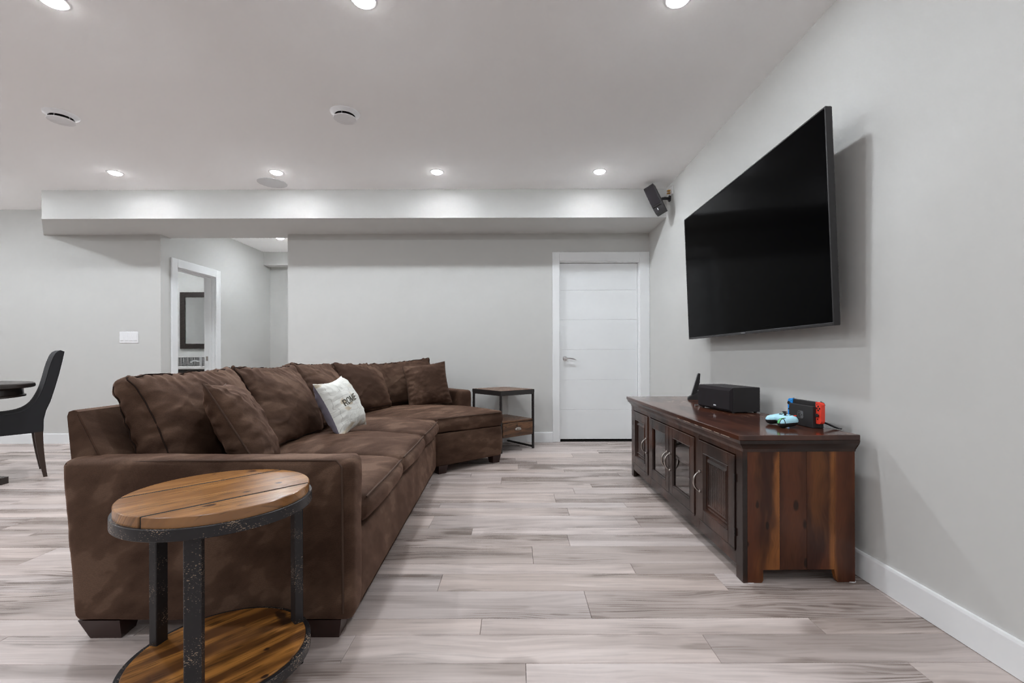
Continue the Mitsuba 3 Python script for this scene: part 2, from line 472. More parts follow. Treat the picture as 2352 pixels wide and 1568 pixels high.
bl = cat(base_y(XL, HALL_L, YB), base_y(HALL_R, DX0 - .075, YB))
add('baseboard_back', bl, 'mat_trim', label='white baseboard along the back wall', category='baseboard', kind='structure')
prof = Polygon([(XR, .002), (XR - .015, .002), (XR - .015, .106), (XR - .012, .115), (XR, .115)])
add('baseboard_right', extrude(prof, YF, YB, axis='y'), 'mat_trim', label='white baseboard running along the right wall', category='baseboard', kind='structure')
prof = Polygon([(HALL_L, .002), (HALL_L + .015, .002), (HALL_L + .015, .106), (HALL_L + .012, .115), (HALL_L, .115)])
add('baseboard_hall', cat(extrude(prof, BY1 + .09, HALL_B, axis='y'), extrude(prof, YB, BY0 - .09, axis='y')), 'mat_trim', label='white baseboard along the hallway side wall', category='baseboard', kind='structure')

# ---- the white door in the back wall
d1 = tag(key_for('door_1'), 'closed flat white door with chrome lever at the right end of the back wall', 'door', kind='structure')
CW = .085
cas = cat(box(DX0 - .075, DX0 + .006, YB - .018, YB, 0.001, DZ + .10, .003), box(DX1 - .006, XR - .001, YB - .018, YB, 0.001, DZ + .10, .003), box(DX0 + .006, DX1 - .006, YB - .018, YB, DZ - .006, DZ + .10, .003))
add('casing', cas, 'mat_trim', d1)
add('jamb', cat(box(DX0, DX0 + .012, YB, YB + WT, 0.001, DZ), box(DX1 - .012, DX1, YB, YB + WT, 0.001, DZ), box(DX0, DX1, YB, YB + WT, DZ - .012, DZ),
                box(DX0 + .012, DX0 + .024, YB + .105, YB + .14, 0, DZ - .012), box(DX1 - .024, DX1 - .012, YB + .105, YB + .14, 0, DZ - .012)), 'mat_trim', d1)
zs = [.022, .361, .706, 1.056, 1.40, 1.741, DZ - .016]
SL0, SL1, SY = DX0 + .015, DX1 - .015, YB + .058
for a, b in zip(zs[:-1], zs[1:]):
    add('panel', box(SL0, SL1, SY, SY + .04, a + .0003, b - .0003, .0012), 'mat_door', d1)
add('core', box(SL0 + .004, SL1 - .004, SY + .006, SY + .036, .024, DZ - .02), 'mat_door', d1)
hx, hz = DX0 + .075, .952
ros = lathe([(0, 0), (.027, 0), (.027, .006), (.022, .010), (.012, .012), (.011, .045), (0, .047)], 32)
ros = moved(ros, frame((hx, SY, hz), (1, 0, 0), (0, 0, 1), (0, -1, 0)))
ros.fix_normals()
lev = tube(smooth_path([(hx, SY - .048, hz), (hx + .03, SY - .052, hz + .003), (hx + .075, SY - .050, hz - .001), (hx + .122, SY - .046, hz - .014)], 24), np.r_[np.linspace(.011, .007, 20), np.linspace(.007, .004, 4)], 12)
hd = add('handle', ros, 'mat_chrome', d1, smooth=30, label='chrome lever handle')
add('lever', lev, 'mat_chrome', hd, smooth=40)
add('threshold', box(DX0, DX1, YB + .02, YB + WT, -.004, .004), 'mat_dark_gap', d1)
add('closet_back', box(DX0 - .1, DX1 + .1, YB + WT, YB + WT + .02, -.05, DZ + .1), 'mat_dark_gap', d1)

# ---- bathroom doorway casing
d2 = tag(key_for('door_2'), 'open bathroom doorway with white casing in the hallway side wall', 'doorway', kind='structure')
cz = BZ + .095
cas = cat(box(HALL_L, HALL_L + .018, BY0 - .09, BY0 + .006, .001, cz, .003), box(HALL_L, HALL_L + .018, BY1 - .006, BY1 + .09, .001, cz, .003), box(HALL_L, HALL_L + .018, BY0 + .006, BY1 - .006, BZ - .006, cz, .003))
add('casing', cas, 'mat_trim', d2)
jam = cat(box(HALL_L - WT, HALL_L, BY0, BY0 + .014, .001, BZ), box(HALL_L - WT, HALL_L, BY1 - .014, BY1, .001, BZ), box(HALL_L - WT, HALL_L, BY0, BY1, BZ - .014, BZ),
          box(HALL_L - .075, HALL_L - .035, BY1 - .026, BY1 - .014, .001, BZ - .014, .002), box(HALL_L - .075, HALL_L - .035, BY0 + .014, BY1 - .014, BZ - .026, BZ - .014, .002))
add('jamb', jam, 'mat_trim', d2)
add('strike_plate', cat(box(HALL_L - .117, HALL_L - .090, BY1 - .0165, BY1 - .014, .93, .99, .0008), box(HALL_L - .110, HALL_L - .098, BY1 - .0172, BY1 - .016, .945, .972)), 'mat_pewter', d2, label='small metal strike plate')

# ------------------------------------------------------------------ recessed lights
lens_prof = [(0, -.020), (.020, -.0194), (.034, -.0170), (.046, -.011), (.0515, -.004), (.0525, 0.0)]
trim_prof = [(.0525, 0), (.0525, -.003), (.058, -.004), (.064, -.002), (.065, 0)]


def lamp(x, y, label, power=LAMP, rgb=LAMP_RGB, group='recessed ceiling lights'):
    k = thing('recessed_light', label, 'ceiling light', group)
    t = trimesh.creation.revolve(np.array(trim_prof), sections=40)
    t.fix_normals()
    t.apply_translation((x, y, ZC))
    add('trim_ring', t, 'mat_plastic_white', k, smooth=40)
    n = 32
    ang = np.arange(n) * 2 * np.pi / n
    v = [(0, 0, lens_prof[0][1])] + [(r * math.cos(a), r * math.sin(a), z) for r, z in lens_prof[1:] for a in ang]
    f = [[0, 1 + (j + 1) % n, 1 + j] for j in range(n)]
    for i in range(len(lens_prof) - 2):
        for j in range(n):
            q = (j + 1) % n
            a, b = 1 + i * n, 1 + (i + 1) * n
            f += [[a + j, a + q, b + q], [a + j, b + q, b + j]]
    m = trimesh.Trimesh(np.array(v) + [x, y, ZC - .0005], f, process=False)
    if m.face_normals[0][2] > 0:
        m.invert()
    r = np.linalg.norm(m.triangles_center[:, :2] - [x, y], axis=1)
    for nm, ok, w in (('lens', r < .034, 1.9), ('lens_rim', r >= .034, .95)):
        q = trimesh.Trimesh(m.vertices, m.faces[ok], process=False)
        q.remove_unreferenced_vertices()
        add(nm, q, 'mat_lamp', k, smooth=True, emitter={'type': 'area', 'radiance': {'type': 'rgb', 'value': [power * w * c for c in rgb]}})


LX = [.775, -.715, -2.185, -3.66, -5.13, -6.60]
rows = {4.185: 'before the bulkhead', 2.165: 'along the top edge', .14: 'above the viewer', -1.88: 'behind the viewer'}
ordw = ['rightmost', 'second from the right', 'third from the right', 'fourth from the right', 'fifth from the right', 'leftmost']
for y, r in rows.items():
    for x, w in zip(LX, ordw):
        lamp(x, y, f'recessed ceiling light, {w} in the row {r}', LAMP * (.60 if y < 1 else 1.0))
lamp(-3.34, 6.5, 'round recessed light on the hallway ceiling behind the bulkhead', LAMP * 1.5)
lamp(-5.35, 6.55, 'recessed light on the bathroom ceiling', LAMP * 2.2)

# ------------------------------------------------------------------ ceiling fittings
def vent(x, y, label):
    k = thing('ceiling_vent', label, 'vent', 'round ceiling vents')
    ring = trimesh.creation.revolve(np.array([(.066, -.002), (.066, -.020), (.070, -.022), (.096, -.006), (.098, -.001), (.098, 0)]), sections=56)
    ring.apply_translation((x, y, ZC))
    add('flange', ring, 'mat_plastic_white', k, smooth=40)
    cone = trimesh.creation.revolve(np.array([(0, -.001), (.066, -.001), (.064, -.006), (.0, -.008)]), sections=40)
    cone.apply_translation((x, y, ZC))
    add('throat', cone, 'mat_dark_gap', k)
    disc = trimesh.creation.revolve(np.array([(0, -.030), (.052, -.030), (.058, -.032), (.074, -.038), (.078, -.041), (.076, -.044), (.058, -.042), (.052, -.039), (0, -.039)])[::-1], sections=56)
    disc.apply_translation((x, y, ZC))
    disc.fix_normals()
    add('disc', disc, 'mat_plastic_white', k, smooth=40)
    fins = [box(x + .045 * math.cos(a) - .002, x + .045 * math.cos(a) + .002, y + .045 * math.sin(a) - .002, y + .045 * math.sin(a) + .002, ZC - .039, ZC - .002) for a in np.arange(3) * math.pi * 2 / 3 + .4]
    for q in fins:
        add('strut', q, 'mat_plastic_white', k)


vent(-1.177, 3.17, 'round white air vent on the middle of the ceiling')
vent(-3.16, 3.185, 'round white air vent on the ceiling at the left')
k = thing('ceiling_speaker', 'faint round flush speaker grille in the ceiling beside a recessed light', 'speaker')
m = lathe([(0, -.0045), (.128, -.0045), (.1325, -.003), (.1335, 0)], 64, (-2.356, 4.44, ZC))
m.fix_normals()
add('grille', m, 'mat_grille', k, smooth=30)

# ------------------------------------------------------------------ wall switch, speaker plate
k = thing('light_switch', 'white four-gang dimmer switch plate on the back wall left of the hallway', 'light switch')
sx0, sx1, sz0, sz1 = -4.517, -4.303, 1.144, 1.273
add('plate', box(sx0, sx1, YB - .007, YB - .0005, sz0, sz1, .004), 'mat_plastic_white', k)
for i in range(4):
    cx = sx0 + .0305 + .051 * i
    s = add('slot', box(cx - .017, cx + .017, YB - .0085, YB - .0065, sz0 + .02, sz1 - .018, .001), 'mat_plastic_white', k)
    add('slider', box(cx - .0145, cx + .0145, YB - .0135, YB - .008, sz0 + .026, sz0 + .034, .001), 'mat_grille', s)

k = thing('wall_plate', 'small white wall plate with gold speaker posts high on the right wall', 'wall plate')
add('plate', box(XR - .007, XR - .0005, 4.420, 4.565, 2.548, 2.632, .003), 'mat_plastic_white', k)
for i in range(4):
    y, z = 4.515 - .02 * (i % 2) - .012, 2.602 - .024 * (i // 2)
    post = trimesh.creation.cylinder(.006, .028, sections=14)
    post.apply_transform(trimesh.transformations.rotation_matrix(math.pi / 2, [0, 1, 0]))
    post.apply_translation((XR - .02, y, z))
    add('binding_post', post, 'mat_gold', k, smooth=40)

# ------------------------------------------------------------------ surround speaker in the corner
k = thing('surround_speaker', 'small black tilted speaker mounted high in the corner by the bulkhead', 'speaker')
S = frame((1.355, 4.42, 2.490), *[np.array(a, float) for a in ((1, 0, 0), (0, 1, 0), (0, 0, 1))])
rot = trimesh.transformations.rotation_matrix(math.radians(22), [0, 1, 0]) @ trimesh.transformations.rotation_matrix(math.radians(-28), [0, 0, 1])
rot = trimesh.transformations.rotation_matrix(math.radians(-20), [0, 1, 0]) @ trimesh.transformations.rotation_matrix(math.radians(-14), [1, 0, 0]) @ trimesh.transformations.rotation_matrix(math.radians(-30), [0, 0, 1])
M = S @ rot
th = np.linspace(-1, 1, 24)
body = Polygon([(.055, -.145), (.055, .145), (-.030, .145)] + [(-.030 - .028 * (1 - t * t), .145 * -t) for t in th] + [(-.03, -.145)])   # (y depth: + away, z)
bm = extrude(body, -.050, .050, axis='x')
add('cabinet', moved(bm, M), 'mat_black_satin', k, smooth=30)
gr = Polygon([(-.030 - .028 * (1 - t * t) - .004, .145 * t) for t in np.linspace(-.50, .97, 24)] + [(-.030 - .028 * (1 - t * t) + .004, .145 * t) for t in np.linspace(.97, -.50, 24)])
add('grille', moved(extrude(gr, -.046, .038, axis='x'), M), 'mat_black_fabric', k, smooth=30)
add('port', moved(box(-.046, .030, -.0545, -.045, -.090, -.080), M), 'mat_dark_gap', k)
add('badge', moved(box(-.014, -.006, -.0478, -.040, -.128, -.106), M), 'mat_badge', k, label='small silver badge')
arm = tube([tuple((M @ [.0, .05, .01, 1])[:3]), (1.47, 4.50, 2.53), (1.53, 4.51, 2.53)], .014, 10)
add('bracket', arm, 'mat_black_plastic', k, smooth=40)
foot = trimesh.creation.cylinder(.03, .012, sections=24)
foot.apply_transform(trimesh.transformations.rotation_matrix(math.pi / 2, [0, 1, 0]))
foot.apply_translation((1.523, 4.51, 2.53))
add('wall_mount', foot, 'mat_black_plastic', k, smooth=30)

# ------------------------------------------------------------------ television
k = thing('television', 'large black flat-screen television mounted on the right wall above the cabinet', 'television')
TW, TH = 1.676, .962
tilt = math.atan(.036 / TH)
# local: x along the wall (to the far end), y up the screen, z out of the screen (towards the room)
ez = np.array([-math.cos(tilt), 0, -math.sin(tilt)])
ey = np.array([-math.sin(tilt), 0, math.cos(tilt)])
ex = np.array([0, 1.0, 0])
M = frame((1.398, 2.003, 1.112), ex, ey, ez)
fr = box(0, TW, 0, TH, -.030, -.002, .004)
add('housing', moved(fr, M), 'mat_black_plastic', k)
add('screen', moved(box(.008, TW - .008, .014, TH - .008, -.006, 0.0, .0015), M), 'mat_screen', k)
bez = cat(box(0, .008, 0, TH, -.010, .002, .0015), box(TW - .008, TW, 0, TH, -.010, .002, .0015), box(.008, TW - .008, TH - .008, TH, -.010, .002, .0015), box(.008, TW - .008, 0, .014, -.010, .002, .0015))
add('bezel', moved(bez, M), 'mat_black_plastic', k)
add('badge', moved(box(.80 - .024, .80 + .024, .003, .011, .0015, .0026), M), 'mat_grey_mark', k)
add('rear_bulge', moved(box(.25, TW - .25, .06, .55, -.060, -.028, .012), M), 'mat_black_satin', k)
br = cat(box(1.455, 1.52, 2.55, 2.60, 1.30, 1.75), box(1.455, 1.52, 3.05, 3.10, 1.30, 1.75), box(1.512, 1.529, 2.4, 3.25, 1.36, 1.66), box(1.425, 1.47, 2.55, 2.6, 1.32, 1.72), box(1.425, 1.47, 3.05, 3.1, 1.32, 1.72))
add('wall_bracket', br, 'mat_steel_black', k)

# ------------------------------------------------------------------ media cabinet
k = thing('tv_cabinet', 'long dark reddish wood media cabinet with four doors under the television', 'cabinet')
CAB = frame((.982, 1.971, 0), (1, .0115, 0), (-.0115, 1, 0), (0, 0, 1))     # local: w (front 0 -> back), l (near 0 -> far), z
CL, CD, CZ = 1.803, .484, .574


def cab(name, mesh, mat, parent=None, **kw):
    return add(name, moved(mesh, CAB), mat, parent or k, **kw)


# end planks: near and far sides, cut out between the feet
out = Polygon([(0, .001), (.078, .001), (.084, .012), (.084, .056), (.392, .056), (.402, .012), (.408, .001), (CD, .001), (CD, CZ), (0, CZ)])
for side, (l0, l1) in (('near', (0, .02)), ('far', (CL - .02, CL))):
    edges = [0, .016, .156, .274, .394, .484] if side == 'near' else [0, .25, .484]
    for i, (a, b) in enumerate(zip(edges[:-1], edges[1:])):
        pg = out.intersection(sbox(a + .0004, 0, b - .0004, 1))
        msh = extrude(pg, l0 - .0006 * (i % 2), l1, axis='y')
        uv = np.tile([[0.0, (i + 7 * (side == 'far')) * 10.0 + 1]], (len(msh.vertices), 1))
        cab('board', msh, 'mat_mahogany' if (i == 0 and side == 'near') else 'mat_mahogany_end', uv=uv)
stile = lambda a, b: box(-.004, .018, a, b, .056, CZ, .002)
ff = [box(-.004, .018, 0, .060, .001, CZ, .002), box(-.004, .018, CL - .060, CL, .001, CZ, .002), stile(.456, .506), stile(1.297, 1.347),
      box(-.003, .018, .06, CL - .06, .540, CZ, .002), box(-.003, .018, .06, CL - .06, .056, .118, .002)]
cab('face_frame', cat(*ff), 'mat_mahogany')
bead = [box(-.009, 0, a + .006, b - .006, .110, .119, .003) for a, b in ((.06, .456), (.506, 1.297), (1.347, 1.743))]
cab('moulding', cat(*bead), 'mat_mahogany')
cab('carcass', cat(box(.02, CD, .02, CL - .02, .085, .10), box(CD - .012, CD - .002, .02, CL - .02, .06, CZ), box(.02, CD - .02, .02, CL - .02, CZ - .02, CZ), box(.025, CD - .015, .475, .49, .10, CZ - .02), box(.025, CD - .015, 1.315, 1.33, .10, CZ - .02)), 'mat_mahogany')
cab('shelf', box(.05, CD - .02, .49, 1.315, .325, .342, .002), 'mat_mahogany')
# crown and top
crown = Polygon([(0, .566), (.004, .566), (.006, .578), (.016, .592), (.028, .604), (.032, .619), (0, .619)])


def crown_ring():
    # mitred crown on front, near and far ends (local w,l), outset d at height z
    pts = list(crown.exterior.coords)[:-1]
    path = lambda d: [(CD, -d), (-d, -d), (-d, CL + d), (CD, CL + d)]
    V = []
    for d, z in pts:
        V += [(w, l, z) for w, l in path(d)]
    n, F = len(pts), []
    for i in range(n):
        j = (i + 1) % n
        for q in range(3):
            F += [[i * 4 + q, j * 4 + q, j * 4 + q + 1], [i * 4 + q, j * 4 + q + 1, i * 4 + q + 1]]
    for q in (0, 3):
        for i in range(1, n - 1):
            F.append([q, i * 4 + q, (i + 1) * 4 + q] if q == 3 else [q, (i + 1) * 4 + q, i * 4 + q])
    m = trimesh.Trimesh(V, F, process=False)
    m.fix_normals()
    return m


cab('crown_moulding', crown_ring(), 'mat_mahogany', smooth=25)
cab('top', box(-.036, CD, -.034, CL + .045, .619, .642, .003), 'mat_mahogany_top')
for l, w in ((.06, .08), (.16, .05), (.24, .11), (.40, .04), (.50, .09), (.66, .03)):
    cab('worn_edge', box(-.0335, -.0285, l, l + w, .6165, .6195), 'mat_worn_edge', label='pale worn edge')
# doors
D0 = [.06, .506, .9015, 1.347]
DWID = .3955
for i, l0 in enumerate(D0):
    l1 = l0 + DWID
    glass = i in (1, 2)
    d = key_for('door', k)
    tag(d, 'glazed cabinet door' if glass else 'solid cabinet door with a beadboard panel')
    a0, a1, z0, z1 = l0 + .003, l1 - .003, .121, .537
    st = .058
    yo = -.010
    fr = cat(box(yo, .012, a0, a0 + st, z0, z1, .0025), box(yo, .012, a1 - st, a1, z0, z1, .0025), box(yo, .012, a0 + st, a1 - st, z1 - st, z1, .0025), box(yo, .012, a0 + st, a1 - st, z0, z0 + st, .0025))
    cab('frame', fr, 'mat_mahogany', d)
    b0, b1, c0, c1 = a0 + st, a1 - st, z0 + st, z1 - st

    def ringm(o, i_, w0, w1):
        V = []
        for (e, wv) in ((o, w0), (i_, w1)):
            V += [(wv, b0 + e, c0 + e), (wv, b1 - e, c0 + e), (wv, b1 - e, c1 - e), (wv, b0 + e, c1 - e)]
        F = []
        for q in range(4):
            r = (q + 1) % 4
            F += [[q, 4 + r, r], [q, 4 + q, 4 + r]]
        return trimesh.Trimesh(V, F, process=False)
    if glass:
        cab('moulding', cat(ringm(0, .004, -.0085, -.011), ringm(.004, .010, -.011, -.002)), 'mat_mahogany', d)
        cab('pane', trimesh.Trimesh([(0, b0, c0), (0, b1, c0), (0, b1, c1), (0, b0, c1)], [[0, 2, 1], [0, 3, 2]], process=False), 'mat_glass', d, label='clear glass pane')
    else:
        cab('moulding', cat(ringm(0, .005, -.0085, -.0125), ringm(.005, .013, -.0125, .002), ringm(.026, .040, .003, -.004), ringm(.040, .046, -.004, .001)), 'mat_mahogany', d)
        nb = 9
        xs = np.linspace(b0 + .044, b1 - .044, nb + 1)
        pan = [box(.0015, .010, xs[j] + .0008, xs[j + 1] - .0008, c0 + .044, c1 - .044, .0022) for j in range(nb)]
        cab('beadboard_panel', cat(box(.003, .012, b0, b1, c0, c1), *pan), 'mat_mahogany', d)
    hl_ = (a0 + .026) if i in (1, 3) else (a1 - .026)
    hl_ = {0: a1 - .026, 1: a1 - .024, 2: a0 + .024, 3: a0 + .026}[i]
    hp = smooth_path([(yo - .001, hl_, .272), (yo - .012, hl_, .277), (yo - .031, hl_, .300), (yo - .035, hl_, .322), (yo - .031, hl_, .345), (yo - .012, hl_, .368), (yo - .001, hl_, .373)], 28)
    rad = .0042 + .0022 * np.sin(np.linspace(0, math.pi, 28)) ** 2
    s0 = trimesh.creation.icosphere(2, .0085); s0.apply_translation((yo - .003, hl_, .271))
    s1 = trimesh.creation.icosphere(2, .0085); s1.apply_translation((yo - .003, hl_, .374))
    cab('handle', cat(tube(hp, rad, 10), s0, s1), 'mat_pewter', d, smooth=40, label='arched pewter pull')
    if not glass:
        hh = (a0 - .002) if i == 0 else (a1 + .002)
        for zz in (.20, .44):
            cab('hinge', cat(*[box(yo - .002, yo + .003, hh - .003, hh + .003, zz + .012 * j - .02, zz + .012 * j - .010) for j in range(3)]), 'mat_steel_black', d)
for ww, ll, nm in ((.463, .022, 'a'), (.03, .022, 'b')):
    cab('glide', lathe([(0, 0), (.019, 0), (.019, .0012), (0, .0018)], 24, (ww + (.010 if nm == 'a' else 0), ll - .010, .0003)), 'mat_plastic_white', label='white plastic floor glide')

# ------------------------------------------------------------------ things on the cabinet
CT = .642 + .0004
k = thing('center_speaker', 'black box-shaped center speaker lying on the cabinet top', 'speaker')
a = math.radians(8.5)
SP = frame((1.267, 2.672, CT), (math.cos(a), math.sin(a), 0), (-math.sin(a), math.cos(a), 0), (0, 0, 1))
add('cabinet', moved(box(.006, .178, 0, .36, .006, .150, .002), SP), 'mat_black_satin', k)
gv = [(-.012, .012, .020), (-.012, .348, .020), (-.012, .348, .130), (-.012, .012, .130), (.004, .002, .008), (.004, .358, .008), (.004, .358, .148), (.004, .002, .148)]
add('grille', moved(hull(gv), SP), 'mat_black_fabric', k)
add('badge', moved(box(-.0135, -.0115, .145, .172, .030, .037), SP), 'mat_badge', k, label='small silver badge')
for (w, l) in ((.02, .02), (.16, .02), (.02, .34), (.16, .34)):
    add('foot', moved(trimesh.creation.cylinder(.008, .007, sections=16, transform=trimesh.transformations.translation_matrix((w, l, .0035))), SP), 'mat_black_plastic', k)

k = thing('cable_plug', 'short bright metal cable plug lying beside the center speaker', 'cable')
c0 = np.array([1.205, 3.075, CT + .006])
add('plug', cat(tube([c0, c0 + [.004, .0, .0], c0 + [.022, -.004, 0]], .006, 12), tube([c0 + [.028, -.006, 0], c0 + [.036, -.008, 0]], .0042, 12)), 'mat_chrome', k, smooth=40)
add('cord', tube(smooth_path([c0 + [.036, -.008, 0], c0 + [.06, -.004, -.002], c0 + [.10, .03, -.003], c0 + [.2, .06, -.003]], 20), .0028, 8), 'mat_black_plastic', k, smooth=40)

k = thing('desk_phone', 'black handset standing slanted in a wedge cradle at the far end of cabinet', 'phone')
PH = frame((1.338, 3.56, CT), (.96, -.28, 0), (.28, .96, 0), (0, 0, 1))
wedge = Polygon([(0, 0), (.115, 0), (.115, .070), (.098, .078), (.060, .048), (.006, .018)])
add('cradle', moved(extrude(wedge, -.035, .035, axis='y'), PH), 'mat_black_satin', k)
hs = Polygon([(.030, .032), (.062, .032), (.078, .085), (.086, .130), (.090, .134), (.088, .142), (.092, .200), (.084, .203), (.078, .200)])
add('handset', moved(extrude(hs, -.026, .026, axis='y'), PH), 'mat_black_plastic', k)
kp = extrude(Polygon([(.0265, .035), (.0295, .034), (.0765, .196), (.0735, .197)]), -.021, .021, axis='y')
add('keypad', moved(kp, PH), 'mat_grey_mark', k)

k = thing('game_console', 'hybrid game console standing in its black dock with a red and a blue grip', 'game console')
GD = frame((1.376, 2.118, CT), (1, .012, 0), (-.028, 1, 0), (0, 0, 1))      # w depth, l length, z
dock = cat(rbox(0, .016, 0, .176, 0, .101, .003), rbox(.034, .052, 0, .176, 0, .101, .003), box(.004, .048, .002, .174, .001, .028, .002), box(.004, .048, .004, .012, .0, .06, .001), box(.004, .048, .164, .172, 0, .06, .001))
add('dock', moved(dock, GD), 'mat_black_satin', k, smooth=25)
add('tablet', moved(rbox(.018, .032, .004, .172, .022, .122, .003), GD), 'mat_black_plastic', k, smooth=25)


def joycon(l0, l1, side, mat):
    r = .016
    pts = []
    for lo, z in ((l0, .022 + r), (l0, .122 - r)):
        pass
    outer, inner = (l0, l1) if side < 0 else (l1, l0)
    cx = outer - side * r
    P = Polygon([(inner, .022), (cx, .022)] + [(cx + side * r * math.sin(t), .022 + r - r * math.cos(t)) for t in np.linspace(0, math.pi / 2, 9)[1:]] +
                [(cx + side * r * math.cos(t), .122 - r + r * math.sin(t)) for t in np.linspace(0, math.pi / 2, 9)] + [(inner, .122)])
    g = key_for('grip', k)
    tag(g, 'red right-hand grip' if side < 0 else 'blue left-hand grip')
    add('shell', moved(extrude(P, .016, .0335, axis='x'), GD), mat, g)
    cl = (l0 + l1) / 2
    st = .062 if side < 0 else .100
    bt = .094 if side < 0 else .068
    stick = lathe([(0, 0), (.004, 0), (.004, .005), (.0085, .006), (.0085, .009), (0, .0095)], 20)
    stick = moved(stick, frame((.016, cl, st), (0, 1, 0), (0, 0, 1), (-1, 0, 0)))
    stick.fix_normals()
    add('thumbstick', moved(stick, GD), 'mat_black_plastic', g, smooth=30)
    for da, dz in ((0, .009), (0, -.009), (.009, 0), (-.009, 0)):
        b = trimesh.creation.cylinder(.0036, .004, sections=14, transform=frame((.0155, cl + da, bt + dz), (0, 1, 0), (0, 0, 1), (1, 0, 0)))
        add('button', moved(b, GD), 'mat_black_plastic', g)
    b = trimesh.creation.cylinder(.0028, .003, sections=12, transform=frame((.0155, cl - side * .004, .044 if side < 0 else .048), (0, 1, 0), (0, 0, 1), (1, 0, 0)))
    add('button', moved(b, GD), 'mat_black_plastic', g)
    b = box(.0148, .0165, cl + side * -.010 - .002, cl + side * -.010 + .002, .110, .1125)
    add('button', moved(b, GD), 'mat_black_plastic', g)
    tr = tube([(.031, cl - .006 * side, .1215), (.033, cl + .008 * side, .1175), (.034, outer - side * .004, .108)], .0042, 10)
    add('trigger', moved(tr, GD), 'mat_black_plastic', g, smooth=40)


joycon(-.034, .003, -1, 'mat_red')
joycon(.173, .210, 1, 'mat_blue')
# emblem on the dock: an outlined left half and a filled right half
def rrect(a0, a1, b0, b1, rl, rr):
    P = sbox(a0, b0, a1, b1)
    return P


def half(l0, l1, z0, z1, rleft):
    r = .008
    if rleft:    # rounded on the far (high l) side
        pts = [(l0, z0), (l1 - r, z0)] + [(l1 - r + r * math.sin(t), z0 + r - r * math.cos(t)) for t in np.linspace(0, math.pi / 2, 8)] + [(l1 - r + r * math.cos(t), z1 - r + r * math.sin(t)) for t in np.linspace(0, math.pi / 2, 8)] + [(l0, z1)]
    else:
        pts = [(l1, z0), (l0 + r, z0)] + [(l0 + r - r * math.sin(t), z0 + r - r * math.cos(t)) for t in np.linspace(0, math.pi / 2, 8)] + [(l0 + r - r * math.cos(t), z1 - r + r * math.sin(t)) for t in np.linspace(0, math.pi / 2, 8)] + [(l1, z1)]
    return Polygon(pts).buffer(0)


e0 = .086
A = half(e0 + .002, e0 + .020, .036, .072, True)
Bp = half(e0 - .020, e0 - .001, .036, .072, False)
emb = cat(extrude(A.difference(A.buffer(-.0022)), -.0008, .0004, axis='x'), extrude(Point(e0 + .0105, .061).buffer(.0035), -.0008, .0004, axis='x'),
          extrude(Bp.difference(Point(e0 - .0095, .053).buffer(.0038)), -.0008, .0004, axis='x'))
add('emblem', moved(emb, GD), 'mat_grey_mark', k, label='two-part rounded emblem on the dock')
cp = [GD @ np.array([w, l, z, 1]) for w, l, z in ((.050, .012, .028), (.070, .002, .022), (.090, -.018, .010), (.104, -.042, .004))]
k2 = thing('power_cable', 'black power cable running from the console dock over the cabinet top', 'cable')
add('cord', cat(tube(smooth_path([c[:3] for c in cp], 16), .0035, 8), tube(smooth_path([c[:3] + [.004, .004, -.004] for c in cp[:3]] + [cp[3][:3] + [.004, .006, 0]], 16), .003, 8)), 'mat_black_plastic', k2, smooth=40)

k = thing('game_controller', 'pale blue and green game controller lying before the console dock', 'game controller')
GC = frame((1.293, 2.190, CT), (-.10, -.995, 0), (.995, -.10, 0), (0, 0, 1))    # x across the grips (towards viewer/right), y forward, z up
sp = lambda r, x, y, z, sc=(1, 1, 1): trimesh.creation.icosphere(3, r).vertices * sc + [x, y, z]


def blob(parts, n=.004):
    import manifold3d as m3
    out = None
    for pts in parts:
        h = hull(np.vstack(pts))
        mm = m3.Manifold(m3.Mesh(np.asarray(h.vertices, np.float32), np.asarray(h.faces, np.uint32)))
        out = mm if out is None else out + mm
    out = out.refine_to_length(n)
    r = out.to_mesh()
    t = trimesh.Trimesh(np.array(r.vert_properties[:, :3], float), np.array(r.tri_verts), process=False)
    t.merge_vertices()
    trimesh.smoothing.filter_taubin(t, iterations=14)
    return t


body = blob([[sp(.020, -.040, .012, .036), sp(.020, .040, .012, .036), sp(.018, -.030, -.018, .035), sp(.018, .030, -.018, .035)],
             [sp(.025, -.047, .008, .032), sp(.022, -.062, -.042, .0225)], [sp(.025, .047, .008, .032), sp(.022, .062, -.042, .0225)]])
bv = body.vertices
bv[:, 2] = np.maximum(bv[:, 2], .0015)
cut = .029 + .10 * (bv[:, 1] + .01) * .0
upper = trimesh.intersections.slice_mesh_plane(body, [0, -.05, 1], [0, 0, .026], cap=True)
lower = trimesh.intersections.slice_mesh_plane(body, [0, .05, -1], [0, 0, .026], cap=True)
add('upper_shell', moved(upper, GC), 'mat_ice_blue', k, smooth=40)
add('lower_shell', moved(lower, GC), 'mat_black_plastic', k, smooth=40)
for cx, cy, rr in ((-.036, .012, .010), (.022, -.012, .010)):
    s = lathe([(0, 0), (.005, 0), (.005, .008), (rr, .010), (rr, .013), (.006, .012), (0, .0115)], 20, (cx, cy, .053))
    s.fix_normals()
    add('thumbstick', moved(s, GC), 'mat_black_plastic', k, smooth=30)
for j, (dx, dy) in enumerate(((0, .011), (0, -.011), (.011, 0), (-.011, 0))):
    b = lathe([(0, 0), (.0045, 0), (.0045, .004), (0, .005)], 14, (.042 + dx, .014 + dy, .053))
    b.fix_normals()
    add('button', moved(b, GC), 'mat_red' if j % 2 == 0 else 'mat_black_plastic', k, smooth=30)
pad = cat(box(-.028, -.012, -.0145, -.0095, .051, .057, .001), box(-.0225, -.0175, -.020, -.004, .051, .057, .001))
add('direction_pad', moved(pad, GC), 'mat_black_plastic', k)


